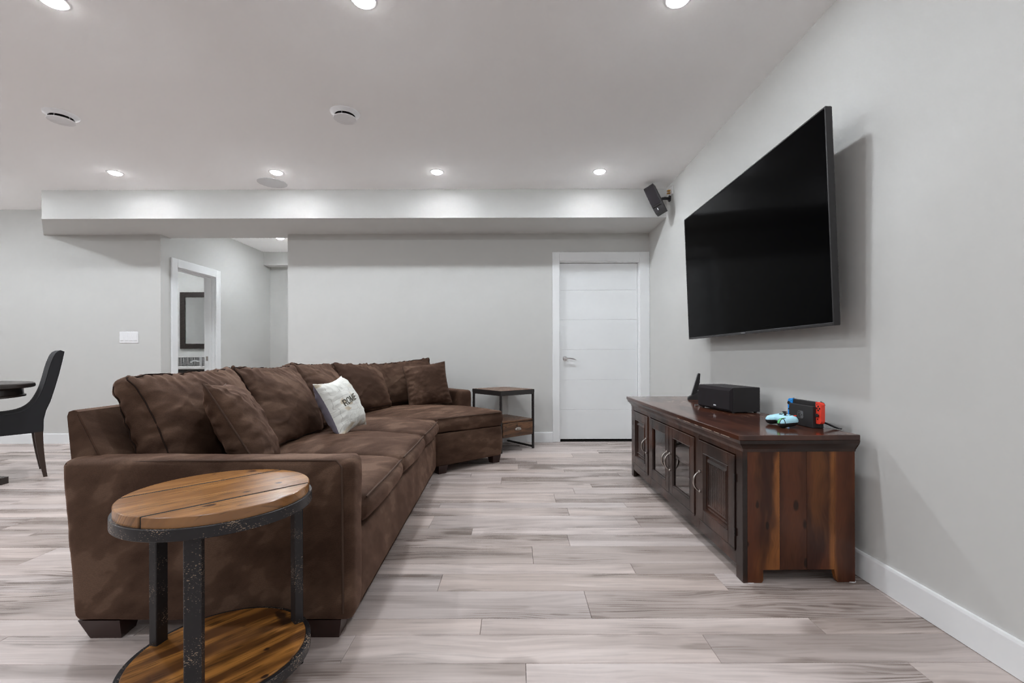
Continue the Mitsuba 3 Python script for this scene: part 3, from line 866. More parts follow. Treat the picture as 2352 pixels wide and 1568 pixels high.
def patch(cx, cy, w, h, ang, lift):
    # decal: a piece of the shell's own surface, lifted a fraction of a millimetre
    c, s = math.cos(ang), math.sin(ang)
    tri = upper.triangles_center - [cx, cy, 0]
    a, b = tri[:, 0] * c + tri[:, 1] * s, -tri[:, 0] * s + tri[:, 1] * c
    ok = (np.abs(a) < w) & (np.abs(b) < h) & (upper.face_normals[:, 2] > -.2) & (tri[:, 2] > .0)
    m = trimesh.Trimesh(upper.vertices + upper.vertex_normals * lift, upper.faces[ok], process=False)
    m.remove_unreferenced_vertices()
    return m


add('green_patch', moved(patch(.058, -.056, .016, .020, .3, .0006), GC), 'mat_green', k)
add('green_patch', moved(patch(-.050, .018, .016, .014, .2, .0006), GC), 'mat_green', k)
for o in (-.007, .007):
    add('stripe', moved(patch(.064 + o, -.050, .0016, .020, .3, .0010), GC), 'mat_black_plastic', k)
add('stripe', moved(patch(.064, -.046, .024, .0016, .3, .0010), GC), 'mat_black_plastic', k)
add('bumper', moved(cat(tube(smooth_path([(-.052, .022, .045), (-.034, .034, .043), (-.012, .034, .042)], 12), .006, 10), tube(smooth_path([(.052, .022, .045), (.034, .034, .043), (.012, .034, .042)], 12), .006, 10)), GC), 'mat_black_plastic', k, smooth=40)

# ------------------------------------------------------------------ sofa
k = thing('sofa', 'long brown velvet sofa section with low arm nearest the viewer', 'sofa')
SHEAR = -.036            # the front edge drifts left with depth
A0, A1 = 1.57, 1.695     # the arm in y
SE = 3.70                # end of the straight section


def shear(m):
    m = m.copy()
    v = m.vertices.copy()
    v[:, 0] += SHEAR * (v[:, 1] - A0)
    m.vertices = v
    return m


def softbox(x0, x1, y0, y1, z0, z1, r, step=.022, fn=None):
    c = np.array([(x0 + x1) / 2, (y0 + y1) / 2, (z0 + z1) / 2])
    h = np.array([(x1 - x0) / 2, (y1 - y0) / 2, (z1 - z0) / 2])
    g = cube_grid(*h, step=step)
    P0 = g.vertices.copy()
    P = rounder(*h, r)(P0)
    g.vertices = P + c
    if fn is not None:
        n = g.vertex_normals.copy()
        g.vertices = fn(g.vertices, n, P0 / h)
    return g


def wrinkle(P, n, amp, s=5.0, seed=0):
    P = np.asarray(P)
    return P + n * ((nz3(P, s, seed) * 1.0 + nz3(P * [1, 1, 2.2], s * 3.2, seed + 3) * .35)[:, None] * amp)


# raked outer shell of the sofa: x of the back outside as a function of height
def rake(m):
    v = m.vertices.copy()
    t = np.clip((-1.25 - v[:, 0]) / .3, 0, 1)
    v[:, 0] += -.085 * np.maximum(v[:, 2] - .065, 0) * t
    m.vertices = v
    return m


arm = softbox(-1.53, -.560, A0, A1, .066, .628, .030, .02, lambda P, n, u: wrinkle(P, n, .010, 6, 1))
add('arm', shear(rake(arm)), 'mat_velvet', k, smooth=True)
base = softbox(-1.50, -.568, A1 - .02, SE, .068, .345, .014, .025, lambda P, n, u: wrinkle(P, n, .006, 6, 2))
add('base', shear(rake(base)), 'mat_velvet', k, smooth=True)
bp = Polygon([(-1.535, .068), (-1.602, .770), (-1.596, .786), (-1.578, .792), (-1.562, .786), (-1.40, .47), (-1.38, .30), (-1.38, .068)])


def lattice(poly, y0, y1, ny, sub=.03):
    """extrude with subdivided sides so that it can be deformed and smoothed"""
    m = extrude(poly, y0, y1, axis='y')
    for _ in range(3):
        m = m.subdivide_to_size(.08, max_iter=12)
    return m


bk = extrude(bp, A1 - .06, SE, axis='y')
v_, f_ = trimesh.remesh.subdivide_to_size(bk.vertices, bk.faces, .06)
bk = trimesh.Trimesh(v_, f_)
bk.merge_vertices()
add('back', shear(bk), 'mat_velvet', k, smooth=35)
# seams on the arm and back
seam = [(-1.575 + .02, A0 + .012, .612), (-1.2, A0 + .010, .622), (-.62, A0 + .010, .622), (-.598, A0 + .002, .60), (-.596, A0 - .001, .50), (-.594, A0 - .001, .10)]
sp_ = np.vstack([np.linspace(a, b, 10) for a, b in zip(seam[:-1], seam[1:])])
add('piping', shear(tube(sp_, .0042, 6)), 'mat_piping', k, smooth=True)
add('stitching', shear(cat(*[tube([(-1.566 + .098 * t, A1 - .0615, .775 - .19 * t), (-1.566 + .098 * (t + .010), A1 - .0615, .775 - .19 * (t + .010))], .0016, 5) for t in np.linspace(0, 1.0, 42)])), 'mat_piping', k)
seats = [(A1 + .004, 2.372), (2.376, 3.06), (3.064, SE + .03)]


def seat_fn(seed):
    def f(P, n, u):
        Q = P.copy()
        top = np.clip(n[:, 2], 0, 1)
        c = np.maximum(0, (1 - np.abs(u[:, 0]) ** 2.2)) * np.maximum(0, (1 - np.abs(u[:, 1]) ** 2.6))
        Q[:, 2] += .054 * c * (u[:, 2] > 0) * (.5 + .5 * u[:, 2])
        fr = np.maximum(0, 1 - u[:, 1] ** 2) * np.maximum(0, 1 - u[:, 2] ** 2)
        Q[:, 0] += .018 * fr * (u[:, 0] > .9)
        Q[:, 1] += .009 * np.sign(u[:, 1]) * (np.abs(u[:, 1]) > .9) * np.maximum(0, 1 - u[:, 2] ** 2)
        # pinched front corners
        e = np.clip(u[:, 0], 0, 1) ** 8 * np.abs(u[:, 1]) ** 8
        Q[:, 2] -= .012 * e * np.sign(u[:, 2])
        gath = np.sin(u[:, 0] * 60 + seed) * np.abs(u[:, 1]) ** 10 * np.clip(u[:, 0], 0, 1) ** 3 * .004
        Q[:, 2] += gath * top
        return wrinkle(Q, n, .012, 7, 10 + seed)
    return f


for i, (a, b) in enumerate(seats):
    c = softbox(-1.40, -.548, a + .005, b - .005, .350, .466, .048, .012, seat_fn(i))
    s = add('seat_cushion', shear(c), 'mat_velvet', k, smooth=True)
    h = np.array([(1.40 - .548) / 2, (b - a) / 2 - .005, .058])
    ctr = np.array([(-1.40 - .548) / 2, (a + b) / 2, .408])
    t = np.linspace(-.93, .93, 40)
    edge = np.c_[np.full(40, h[0] - .011), t * h[1], np.full(40, h[2] - .011)]
    edge[:, 0] += .006 * (1 - t ** 2)
    edge[:, 2] -= .006 * np.abs(t) ** 8
    side = np.c_[np.linspace(h[0] - .02, -h[0] * .2, 20), np.full(20, -h[1] + .010), np.full(20, h[2] - .004) + .012 * np.linspace(0, 1, 20)]
    add('piping', shear(tube(edge + ctr, .0042, 6)), 'mat_piping', s, smooth=True)
foot_pts = lambda x0, x1, y0, y1, d: hull([(x0, y0, .068), (x1, y0, .068), (x1, y1, .068), (x0, y1, .068), (x0 + d, y0 + d * .15, .0008), (x1 - d * .15, y0 + d * .15, .0008), (x1 - d * .15, y1 - d * .3, .0008), (x0 + d, y1 - d * .3, .0008)])
add('foot', shear(hull([(-1.520, 1.585, .068), (-1.375, 1.585, .068), (-1.375, 1.69, .068), (-1.520, 1.69, .068), (-1.488, 1.597, .0008), (-1.378, 1.597, .0008), (-1.385, 1.67, .0008), (-1.488, 1.67, .0008)])), 'mat_sofa_foot', k)
add('foot', shear(hull([(-.735, 1.585, .068), (-.607, 1.585, .068), (-.607, 1.69, .068), (-.735, 1.69, .068), (-.715, 1.597, .0008), (-.618, 1.597, .0008), (-.618, 1.67, .0008), (-.715, 1.67, .0008)])), 'mat_sofa_foot', k)
for x0 in (-1.46, -.72):
    add('foot', shear(foot_pts(x0, x0 + .11, 3.50, 3.61, .02)), 'mat_sofa_foot', k)

# ------------------------------------------------------------------ angled end section
k = thing('sofa_chaise', 'angled brown velvet sofa end section with a deep seat near the small table', 'sofa')
u_ = np.array([.77, .64]); w_ = np.array([-.64, .77])      # along its front, and backwards
A = np.array([-.655, 3.765]); B = np.array([-.115, 4.245])
E = B + 1.20 * w_


def soft_prism(poly, z0, z1, r, crown, seed, amp=.008, rings=14, N=220):
    """closed soft block over a star-shaped outline"""
    P = Polygon(poly).buffer(.05).buffer(-.10).buffer(.05)
    c = np.array(P.representative_point().coords[0]) if not P.contains(P.centroid) else np.array(P.centroid.coords[0])
    ex = P.exterior
    d = np.linspace(0, ex.length, N, endpoint=False)
    pts = np.array([ex.interpolate(t).coords[0] for t in d])
    if Polygon(pts).exterior.is_ccw is False:
        pts = pts[::-1]
    R = pts - c
    L = np.linalg.norm(R, axis=1)
    V = []
    prof = []
    for t in np.linspace(0, math.pi / 2, 5):
        prof.append((r * (1 - math.sin(t)), z0 + r * (1 - math.cos(t))))
    for s in np.linspace(0, 1, 5)[1:-1]:
        prof.append((-.014 * math.sin(math.pi * s), z0 + r + s * (z1 - z0 - 2 * r)))
    for t in np.linspace(0, math.pi / 2, 5):
        prof.append((r * (1 - math.cos(t)), z1 - r + r * math.sin(t)))
    for off, z in prof:
        q = c + R * ((L - off) / L)[:, None]
        V.append(np.c_[q, np.full(N, z)])
    for s in np.linspace(1, 0, rings)[1:-1]:
        q = c + R * (s * (L - r) / L)[:, None]
        V.append(np.c_[q, np.full(N, z1) + crown * (1 - s ** 2.4)])
    nr = len(V)
    V = np.vstack(V + [[[c[0], c[1], z1 + crown]], [[c[0], c[1], z0]]])
    F = []
    for i in range(nr - 1):
        a = i * N + np.arange(N); b = i * N + (np.arange(N) + 1) % N
        F += [np.c_[a, b, b + N], np.c_[a, b + N, a + N]]
    a = (nr - 1) * N + np.arange(N); b = (nr - 1) * N + (np.arange(N) + 1) % N
    F.append(np.c_[a, b, np.full(N, nr * N)])
    a = np.arange(N); b = (np.arange(N) + 1) % N
    F.append(np.c_[b, a, np.full(N, nr * N + 1)])
    m = trimesh.Trimesh(V, np.vstack(F), process=False)
    m.vertices = wrinkle(m.vertices, m.vertex_normals.copy(), amp, 6, seed)
    return m, pts


p1 = B + .50 * w_
foot_poly = [A, B, E, (-1.33, 5.02), (-1.70, 4.55), (-1.70, 3.765)]
bs, _ = soft_prism([np.array(q) for q in [A + .004 * u_, B - .004 * u_, E, (-1.33, 5.02), (-1.66, 4.5), (-1.66, 3.77)]], .068, .338, .014, .0, 21, .005)
add('base', bs, 'mat_velvet', k, smooth=True)
p2 = p1 - .145 * u_
p3 = p2 + .42 * w_
cs, outline = soft_prism([A - .006 * u_, B + .006 * u_ - .006 * w_, p1 + .002 * u_, p2 + [.005, -.01], p3, (-1.25, 4.72), (-1.42, 4.40), (-1.42, 3.775)], .340, .476, .032, .040, 22, .013)
add('seat_cushion', cs, 'mat_velvet', k, smooth=True)
t = np.linspace(.03, .97, 30)[:, None]
edge = (A - .004 * u_) * (1 - t) + (B - .006 * w_) * t - .004 * w_
add('piping', tube(np.c_[edge, np.full(30, .464)], .0042, 6), 'mat_piping', k, smooth=True)
AM = frame((p1[0], p1[1], 0), (-u_[0], -u_[1], 0), (w_[0], w_[1], 0), (0, 0, 1))
am = softbox(0.0, .135, 0.01, .64, .068, .640, .030, .022, lambda P, n, u: wrinkle(P, n, .008, 6, 24))
add('arm', moved(am, AM @ np.diag([1, 1, 1, 1.0])) if False else (lambda mm: (mm.invert(), mm)[1] if mm.volume < 0 else mm)(moved(am, AM)), 'mat_velvet', k, smooth=True)
bpoly = Polygon([(-1.70, 3.765), (-1.70, 4.55), (-1.33, 5.05), (E[0], E[1] - .02)]).exterior
bline = [(-1.62, 3.73), (-1.66, 4.30), (-1.55, 4.68), (-1.25, 4.96), (-.93, 5.02)]
bk_path = smooth_path([(x, y, 0) for x, y in bline], 40)[:, :2]
tn = np.gradient(bk_path, axis=0); tn /= np.linalg.norm(tn, axis=1, keepdims=True)
inn = np.c_[tn[:, 1], -tn[:, 0]]
prof = [(-.02, .068), (-.055, .76), (-.045, .786), (-.02, .79), (.01, .78), (.11, .48), (.14, .30), (.14, .068)]
V, F = [], []
for i in range(40):
    for d, z in prof:
        V.append((*(bk_path[i] + inn[i] * d), z))
n = len(prof)
for i in range(39):
    for j in range(n):
        q = (j + 1) % n
        F += [[i * n + j, i * n + q, (i + 1) * n + q], [i * n + j, (i + 1) * n + q, (i + 1) * n + j]]
for i0, fl in ((0, 1), (39, -1)):
    for j in range(1, n - 1):
        F.append([i0 * n, i0 * n + j, i0 * n + j + 1][::fl])
bm = trimesh.Trimesh(V, F, process=False)
bm.fix_normals()
add('back', bm, 'mat_velvet', k, smooth=40)


def cfoot(c, d):
    c = np.array(c)
    q = [c + a * u_ + b * w_ for a, b in ((-.045, 0), (.045, 0), (.045, .09), (-.045, .09))]
    q2 = [c + a * u_ + b * w_ for a, b in ((-.04, .006), (.03, .006), (.03, .07), (-.04, .07))]
    return hull([(*p, .070) for p in q] + [(*p, .0008) for p in q2])


add('foot', cfoot(B - .065 * u_ + .012 * w_, 0), 'mat_sofa_foot', k)
add('foot', cfoot(A + .075 * u_ + .012 * w_, 0), 'mat_sofa_foot', k)
add('foot', cfoot(E - .12 * u_ - .12 * w_, 0), 'mat_sofa_foot', k)
add('foot', cfoot((-1.5, 4.35), 0), 'mat_sofa_foot', k)

# ------------------------------------------------------------------ loose back cushions (local: x width, y thickness/out, z up)
def cushion_mesh(w, t, h, r, bulge, seed, ear=.0, step=.0095, slump=0.0):
    hx, hy, hz = w / 2, t / 2, h / 2
    g = cube_grid(hx, hy, hz, step)
    U = g.vertices / [hx, hy, hz]
    f = rounder(hx, hy, hz, r)

    def deform(P):
        u = P / [hx, hy, hz]
        Q = f(P)
        b = np.maximum(0, 1 - np.abs(u[:, 0]) ** 2.4) ** .8 * np.maximum(0, 1 - np.abs(u[:, 2]) ** 2.4) ** .8
        Q[:, 1] += bulge * b * np.clip(u[:, 1] * 1.2, -1, 1) * np.where(u[:, 1] > 0, 1.0, .8)
        # sides draw in between the corners, and thin out at the top
        Q[:, 0] *= 1 - .035 * (1 - u[:, 2] ** 2)
        Q[:, 2] += -.022 * (1 - u[:, 0] ** 2) * np.clip(u[:, 2], 0, 1) + ear * u[:, 0] * np.clip(u[:, 2], 0, 1)
        Q[:, 1] *= 1 - .25 * np.clip(u[:, 2], 0, 1) ** 1.6 * (.6 + .4 * np.abs(u[:, 0]))
        Q[:, 1] += slump * np.clip(-u[:, 2], -1, 1)
        return Q
    g.vertices = deform(g.vertices)
    n = g.vertex_normals.copy()
    P = g.vertices
    # gathers that fan out from the top edge and the side edges
    th = P[:, 0] * 42 + 7 * nz3(P, 6, seed + 5)
    mask = np.clip(U[:, 2], 0, 1) ** 3 * (np.abs(U[:, 1]) > .5)
    th2 = P[:, 2] * 46 + 6 * nz3(P, 6, seed + 8)
    mask2 = np.abs(U[:, 0]) ** 5 * (np.abs(U[:, 1]) > .5)
    cre = 1 - np.abs(np.sin(P[:, 0] * 17 + P[:, 2] * 9 + 6 * nz3(P, 4, seed + 11)))
    cre2 = 1 - np.abs(np.sin(P[:, 2] * 15 - P[:, 0] * 11 + 6 * nz3(P, 4, seed + 12)))
    cm = np.clip(nz3(P, 6, seed + 13) * 3 + .2, 0, 1)
    disp = .0075 * np.sin(th * 2.6) * mask + .0035 * np.sin(th2 * 2.2) * mask2 + .022 * nz3(P, 5, seed) + .010 * nz3(P * [1, 1, 1.8], 16, seed + 2) + (.014 * cre ** 4 + .012 * cre2 ** 4) * cm * (np.abs(U[:, 1]) > .5)
    g.vertices = P + n * disp[:, None]

    def on(P0, lift=.0015):
        q = deform(np.asarray(P0, float))
        return q
    return g, on, (hx, hy, hz)


def place(center, facing_deg, lean_deg, roll_deg=0.0):
    """center: of the bottom edge, world. facing 0 = +x; lean tips the top backwards"""
    a = math.radians(facing_deg)
    fdir = np.array([math.cos(a), math.sin(a), 0])
    wdir = np.array([-math.sin(a), math.cos(a), 0])
    M = frame(center, wdir, fdir, (0, 0, 1))
    M[:3, :3] = np.c_[wdir, fdir, [0, 0, 1]]
    L = trimesh.transformations.rotation_matrix(math.radians(-lean_deg), wdir, center)
    R = trimesh.transformations.rotation_matrix(math.radians(roll_deg), fdir, center)
    return R @ L @ M


def back_cushion(w, t, h, bulge, seed, center, facing, lean, roll, label, ear=0.0, slump=0.0):
    g, on, (hx, hy, hz) = cushion_mesh(w, t, h, t * .42, bulge, seed, ear, slump=slump)
    M = place(center, facing, lean, roll) @ trimesh.transformations.translation_matrix((0, 0, hz))
    m = moved(g, M)
    if m.volume < 0:
        m.invert()
    k = thing('back_cushion', label, 'cushion', 'loose back cushions of the sectional')
    add('cover', m, 'mat_velvet', k, smooth=True)
    for s in (1, -1):
        e = .010
        loop = []
        for (a0, c0), (a1, c1) in zip([(-1, -1), (1, -1), (1, 1), (-1, 1)], [(1, -1), (1, 1), (-1, 1), (-1, -1)]):
            tt = np.linspace(0, 1, 16, endpoint=False)
            loop.append(np.c_[(a0 + (a1 - a0) * tt) * (hx - e), np.full(16, s * (hy - e)), (c0 + (c1 - c0) * tt) * (hz - e)])
        lp = np.vstack(loop + [loop[0][:1]])
        q = on(lp)
        d, idx = cKDTree(g.vertices).query(q)
        q = g.vertices[idx] + g.vertex_normals[idx] * .0012
        q = smooth_path(q, 140)
        add('piping', moved(tube(q, .0028, 6), M), 'mat_seam', k, smooth=True)


def sx(x, y):
    return x + SHEAR * (y - A0)


back_cushion(.67, .11, .50, .085, 101, (sx(-1.290, 2.04), 2.05, .462), -1, 24, 0, 'big brown back cushion next to the near sofa arm', .012)
back_cushion(.67, .11, .50, .085, 102, (sx(-1.275, 2.72), 2.725, .470), 0, 24, 0, 'brown back cushion behind the white printed pillow, second from the near arm', -.004)
back_cushion(.64, .11, .50, .085, 103, (sx(-1.275, 3.38), 3.385, .478), 0, 25, 0, 'brown back cushion in the middle of the sectional, third from the near arm', -.01)
back_cushion(.58, .10, .47, .080, 104, (-1.29, 4.07, .492), -22, 25, 0, 'brown back cushion at the bend of the sectional, gathered along its top', -.01)
back_cushion(.73, .10, .46, .070, 105, (-1.14, 4.62, .496), -60, 16, 5.5, 'brown back cushion at the far end of the sectional, facing the viewer', .0)


# ------------------------------------------------------------------ throw pillows
def pillow_fn(w, h, t, pinch, seed, wr=1.0, p=.62):
    def f(u, v, s):
        x = w / 2 * u * (1 - pinch * (1 - v ** 2) * np.abs(u) ** 1.5)
        z = h / 2 * v * (1 - pinch * (1 - u ** 2) * np.abs(v) ** 1.5)
        th = t / 2 * (np.maximum(0, 1 - np.abs(u) ** 3.2) * np.maximum(0, 1 - np.abs(v) ** 3.2)) ** p
        P = np.c_[u * 3, v * 3, np.full_like(u, s * 4.0 + seed)]
        e = np.maximum(np.abs(u), np.abs(v))
        rip = (np.sin(v * 26 + 5 * nz3(P, 1.0, seed)) * np.abs(u) ** 4 + np.sin(u * 26 + 5 * nz3(P, 1.0, seed + 1)) * np.abs(v) ** 4) * (1 - e ** 10)
        d = th + wr * (.0075 * rip + .024 * nz3(P, .9, seed + 2) * (1 - e ** 6) + .009 * nz3(P, 3.0, seed + 3) * (1 - e ** 8))
        y = s * np.where(e > .999, 0.0, d)
        return np.c_[x, y, z]
    return f


def sheet(fn, n, s):
    a = np.sin(np.linspace(-1, 1, n + 1) * math.pi / 2)
    a = .5 * a + .5 * np.linspace(-1, 1, n + 1)
    U, Vv = np.meshgrid(a, a, indexing='ij')
    P = fn(U.ravel(), Vv.ravel(), s)
    i, j = np.meshgrid(np.arange(n), np.arange(n), indexing='ij')
    q = (i * (n + 1) + j).ravel()
    F = np.vstack([np.c_[q, q + n + 1, q + n + 2], np.c_[q, q + n + 2, q + 1]])
    if s > 0:
        F = F[:, ::-1]
    return P, F, np.c_[U.ravel(), Vv.ravel()]


def pillow_mesh(fn, n=96):
    P1, F1, uv1 = sheet(fn, n, 1.0)
    P2, F2, uv2 = sheet(fn, n, -1.0)
    m = trimesh.Trimesh(np.vstack([P1, P2]), np.vstack([F1, F2 + len(P1)]), process=False)
    m.merge_vertices(digits_vertex=7)
    return m


def seam_loop(fn, n=24):
    t = np.linspace(-1, 1, n, endpoint=False)
    o = np.ones(n)
    u = np.r_[t, o, -t, -o, t[:1]]; v = np.r_[-o, t, o, -t, -o[:1]]
    return fn(u, v, 1.0)


k = thing('throw_pillow', 'small brown velvet pillow leaning on the back cushion next to near arm', 'pillow', 'brown throw pillows')
fn = pillow_fn(.415, .43, .17, .08, 41, 1.3)
M = place((-1.055, 1.975, .492), 22, 29, -3) @ trimesh.transformations.translation_matrix((0, 0, .215))
add('cover', moved(pillow_mesh(fn), M), 'mat_velvet', k, smooth=True)
add('piping', moved(tube(seam_loop(fn), .004, 6), M), 'mat_piping', k, smooth=True)
k = thing('throw_pillow', 'small brown velvet pillow at the far end before the facing cushion', 'pillow', 'brown throw pillows')
fn = pillow_fn(.43, .43, .15, .08, 57)
M = place((-.835, 4.50, .512), -66, 17, 6) @ trimesh.transformations.translation_matrix((0, 0, .200))
add('cover', moved(pillow_mesh(fn), M), 'mat_velvet', k, smooth=True)
add('piping', moved(tube(seam_loop(fn), .004, 6), M), 'mat_piping', k, smooth=True)

k = thing('printed_pillow', 'white pillow printed with a city sketch and lettering, lavender on its back', 'pillow')
fn = pillow_fn(.38, .37, .17, .13, 73, .8)
M = place((sx(-.975, 2.90), 2.905, .505), -4, 26, 5) @ trimesh.transformations.translation_matrix((0, 0, .185))
P1, F1, uv1 = sheet(fn, 64, 1.0)
mf = moved(trimesh.Trimesh(P1, F1, process=False), M)
add('front', mf, 'mat_pillow_print', k, smooth=True, uv=uv1 * .5 + .5, label='cream front with sketched streets and facades')
P2, F2, _ = sheet(fn, 48, -1.0)
add('back', moved(trimesh.Trimesh(P2, F2, process=False), M), 'mat_lavender', k, smooth=True, label='lavender grey back')


def print_text(text, u0, v0, h, slope=0.0):
    tm = meshkit.text_mesh(text, h, .01, bold=True)
    v = tm.vertices
    vv, ff = trimesh.remesh.subdivide_to_size(v, tm.faces, .05)
    u = u0 + vv[:, 0]; w = v0 + vv[:, 1] + slope * vv[:, 0]
    P = fn(u, w, 1.0)
    P[:, 1] += .0003 + .0009 * (vv[:, 2] > .005)
    m = trimesh.Trimesh(P, ff, process=False)
    return moved(m, M)


add('lettering', cat(print_text('ROME', -.62, -.10, .22, .10)), 'mat_ink', k, label='ROME in dark capitals')

# ------------------------------------------------------------------ round end table
k = thing('round_end_table', 'round end table with plank wood top and speckled black iron frame', 'table')
TC = np.array([-.854, 1.32]); TR = .235
ca, sa = math.cos(math.radians(48)), math.sin(math.radians(48))
disc = Point(0, 0).buffer(TR, 64)
ZT = .599


def local_rot(m):
    c = m.copy()
    v = c.vertices.copy()
    c.vertices = np.c_[TC[0] + v[:, 0] * ca - v[:, 1] * sa, TC[1] + v[:, 0] * sa + v[:, 1] * ca, v[:, 2]]
    return c


for a, b in ((-.30, -.1250), (-.1180, .1035), (.1105, .30)):
    strip = disc.intersection(sbox(-.4, a, .4, b))
    core = extrude(strip, ZT - .036, ZT - .0018)
    lid = []
    inn_ = strip.buffer(-.0018)
    o_ = np.array(strip.exterior.coords)[:-1]
    c_ = np.array(strip.centroid.coords[0])
    top_pts = np.vstack([np.c_[o_, np.full(len(o_), ZT - .0018)], np.c_[np.array(inn_.exterior.coords), np.full(len(inn_.exterior.coords), ZT)], np.c_[o_, np.full(len(o_), ZT - .036)]])
    add('top_board', local_rot(hull(top_pts)), 'mat_oak', k, smooth=25)
for jv in (-.1215, .107):
    L_ = math.sqrt(TR ** 2 - jv ** 2) - .002
    add('joint', local_rot(box(-L_, L_, jv - .0045, jv + .0045, ZT - .034, ZT - .0004)), 'mat_dark_gap', k)
ringp = lambda r0, r1, z0, z1: [(r0, z0), (r1 - .0015, z0), (r1, z0 + .0015), (r1, z1 - .0015), (r1 - .0015, z1), (r0, z1), (r0, z0)]
band = trimesh.creation.revolve(np.array(ringp(.224, .2425, ZT - .056, ZT - .026)), sections=96)
band.fix_normals(); band.apply_translation((TC[0], TC[1], 0))
add('band', band, 'mat_iron', k, smooth=40)
pl = trimesh.creation.cylinder(.228, .008, sections=72); pl.apply_translation((TC[0], TC[1], ZT - .041))
add('support', pl, 'mat_iron', k)
SZ = .135
sh = lathe([(0, SZ - .026), (.222, SZ - .026), (.2235, SZ - .003), (.221, SZ), (0, SZ)], 96, (TC[0], TC[1], 0))
sh.fix_normals()
add('shelf', sh, 'mat_oak_shelf', k, smooth=30)
band = trimesh.creation.revolve(np.array(ringp(.2245, .238, SZ - .034, SZ - .004)), sections=96)
band.fix_normals(); band.apply_translation((TC[0], TC[1], 0))
add('band', band, 'mat_iron', k, smooth=40)
for ang in (170, 44, -72):
    a = math.radians(ang)
    L = box(.197, .2235, -.019, .019, 0.0008, ZT - .040, .002)
    L.apply_transform(trimesh.transformations.rotation_matrix(a, [0, 0, 1]))
    L.apply_translation((TC[0], TC[1], 0))
    add('leg', L, 'mat_iron', k)

# ------------------------------------------------------------------ square side table at the far end
k = thing('square_side_table', 'small square wood and black steel side table with one drawer by the back wall', 'table')
N_ = np.array([-.150, 4.585]); e1 = np.array([.769, .639]); e2 = np.array([-.639, .769])
W1, W2, H = .455, .50, .632
SQ = frame((N_[0], N_[1], 0), (e1[0], e1[1], 0), (e2[0], e2[1], 0), (0, 0, 1))
sq = lambda name, m, mat, **kw: add(name, moved(m, SQ), mat, kw.pop('parent', k), **kw)
b = .022
sq('top', box(.006, W1 - .006, .006, W2 - .006, H - .030, H, .003), 'mat_side_wood')
fr = [box(0, W1, 0, b * .6, H - .052, H - .030, .003), box(0, W1, W2 - b * .6, W2, H - .052, H - .030, .003), box(0, b * .6, 0, W2, H - .052, H - .030, .003), box(W1 - b * .6, W1, 0, W2, H - .052, H - .030, .003),
      box(0, W1, -.001, .005, H - .034, H - .002), box(0, .005, 0, W2, H - .034, H - .002), box(W1 - .005, W1 + .001, 0, W2, H - .034, H - .002), box(0, W1, W2 - .005, W2 + .001, H - .034, H - .002)]
sq('rim', cat(*fr), 'mat_steel_black')
for (x, y) in ((0, 0), (W1 - b, 0), (0, W2 - b), (W1 - b, W2 - b)):
    sq('leg', rbox(x, x + b, y, y + b, .0008, H - .03, .004, 1), 'mat_steel_black')
for x in (0, W1 - b):
    sq('base_rail', box(x + .002, x + b - .002, b, W2 - b, .012, .032, .003), 'mat_steel_black')
sq('shelf', box(b * .5, W1 - b * .5, .012, W2 - .012, .300, .318, .002), 'mat_side_wood')
sq('drawer_case', box(.012, W1 - .012, .016, W2 - .012, .150, .300, .002), 'mat_steel_black')
dr_ = sq('drawer', box(.030, W1 - .022, .002, .020, .155, .296, .003), 'mat_side_wood')
cup = trimesh.creation.icosphere(3, 1.0)
cup.apply_scale((.044, .022, .026))
cup = trimesh.intersections.slice_mesh_plane(cup, [0, -1, 0], [0, 0, 0], cap=False)
cup = trimesh.intersections.slice_mesh_plane(cup, [0, 0, 1], [0, 0, -.006], cap=False)
cup.apply_translation((W1 / 2, .002, .225))
sq('pull', cup, 'mat_pewter', parent=dr_, smooth=40, label='nickel cup pull')

# ------------------------------------------------------------------ dining chair and table at the left edge
k = thing('dining_chair', 'black upholstered dining chair with a high curved back at the left edge', 'chair')
fw = np.array([-.652, -.758])
lat = np.array([-.758, .652])
CHF = frame((-3.87, 3.755, 0), (fw[0], fw[1], 0), (lat[0], lat[1], 0), (0, 0, 1))
rear = [(-.119, 1.03), (-.108, .96), (-.086, .84), (-.060, .72), (-.036, .62), (-.010, .545), (.004, .47), (.006, .37)]
front_ = [(.48, .36), (.485, .50), (.46, .525), (.36, .522), (.27, .524), (.18, .532), (.12, .55), (.075, .585), (.042, .64), (.018, .70), (-.020, .86), (-.052, .985), (-.078, 1.032), (-.095, 1.042)]
prof_c = smooth_path([(a, z, 0) for a, z in front_[2:]], 40)[:, :2]
poly = Polygon(rear + front_[:2] + [tuple(q) for q in prof_c])
CWID = .46
side = extrude(poly.buffer(-.006), 0, CWID, axis='y')
mid = extrude(poly, .006, CWID - .006, axis='y')
ch = cat(side, mid)
m_ = moved(ch, CHF)
add('upholstery', m_, 'mat_chair_cloth', k, smooth=30)


def cleg(a_top, a_bot, l0):
    V = []
    for t in np.linspace(0, 1, 9):
        a = a_top + (a_bot - a_top) * t ** 1.8
        wd = .050 - .026 * t
        z = .375 * (1 - t) + .0008
        V.append([(a, l0, z), (a + wd, l0, z), (a + wd, l0 + .040 - .012 * t, z), (a, l0 + .040 - .012 * t, z)])
    parts = [hull(np.vstack([V[i], V[i + 1]])) for i in range(8)]
    return cat(*parts)


for l0 in (.004, CWID - .044):
    add('leg', moved(cleg(.008, -.017, l0), CHF), 'mat_chair_leg', k)
    fl = box(.43, .465, l0, l0 + .04, .0008, .38, .003)
    add('leg', moved(fl, CHF), 'mat_chair_leg', k)

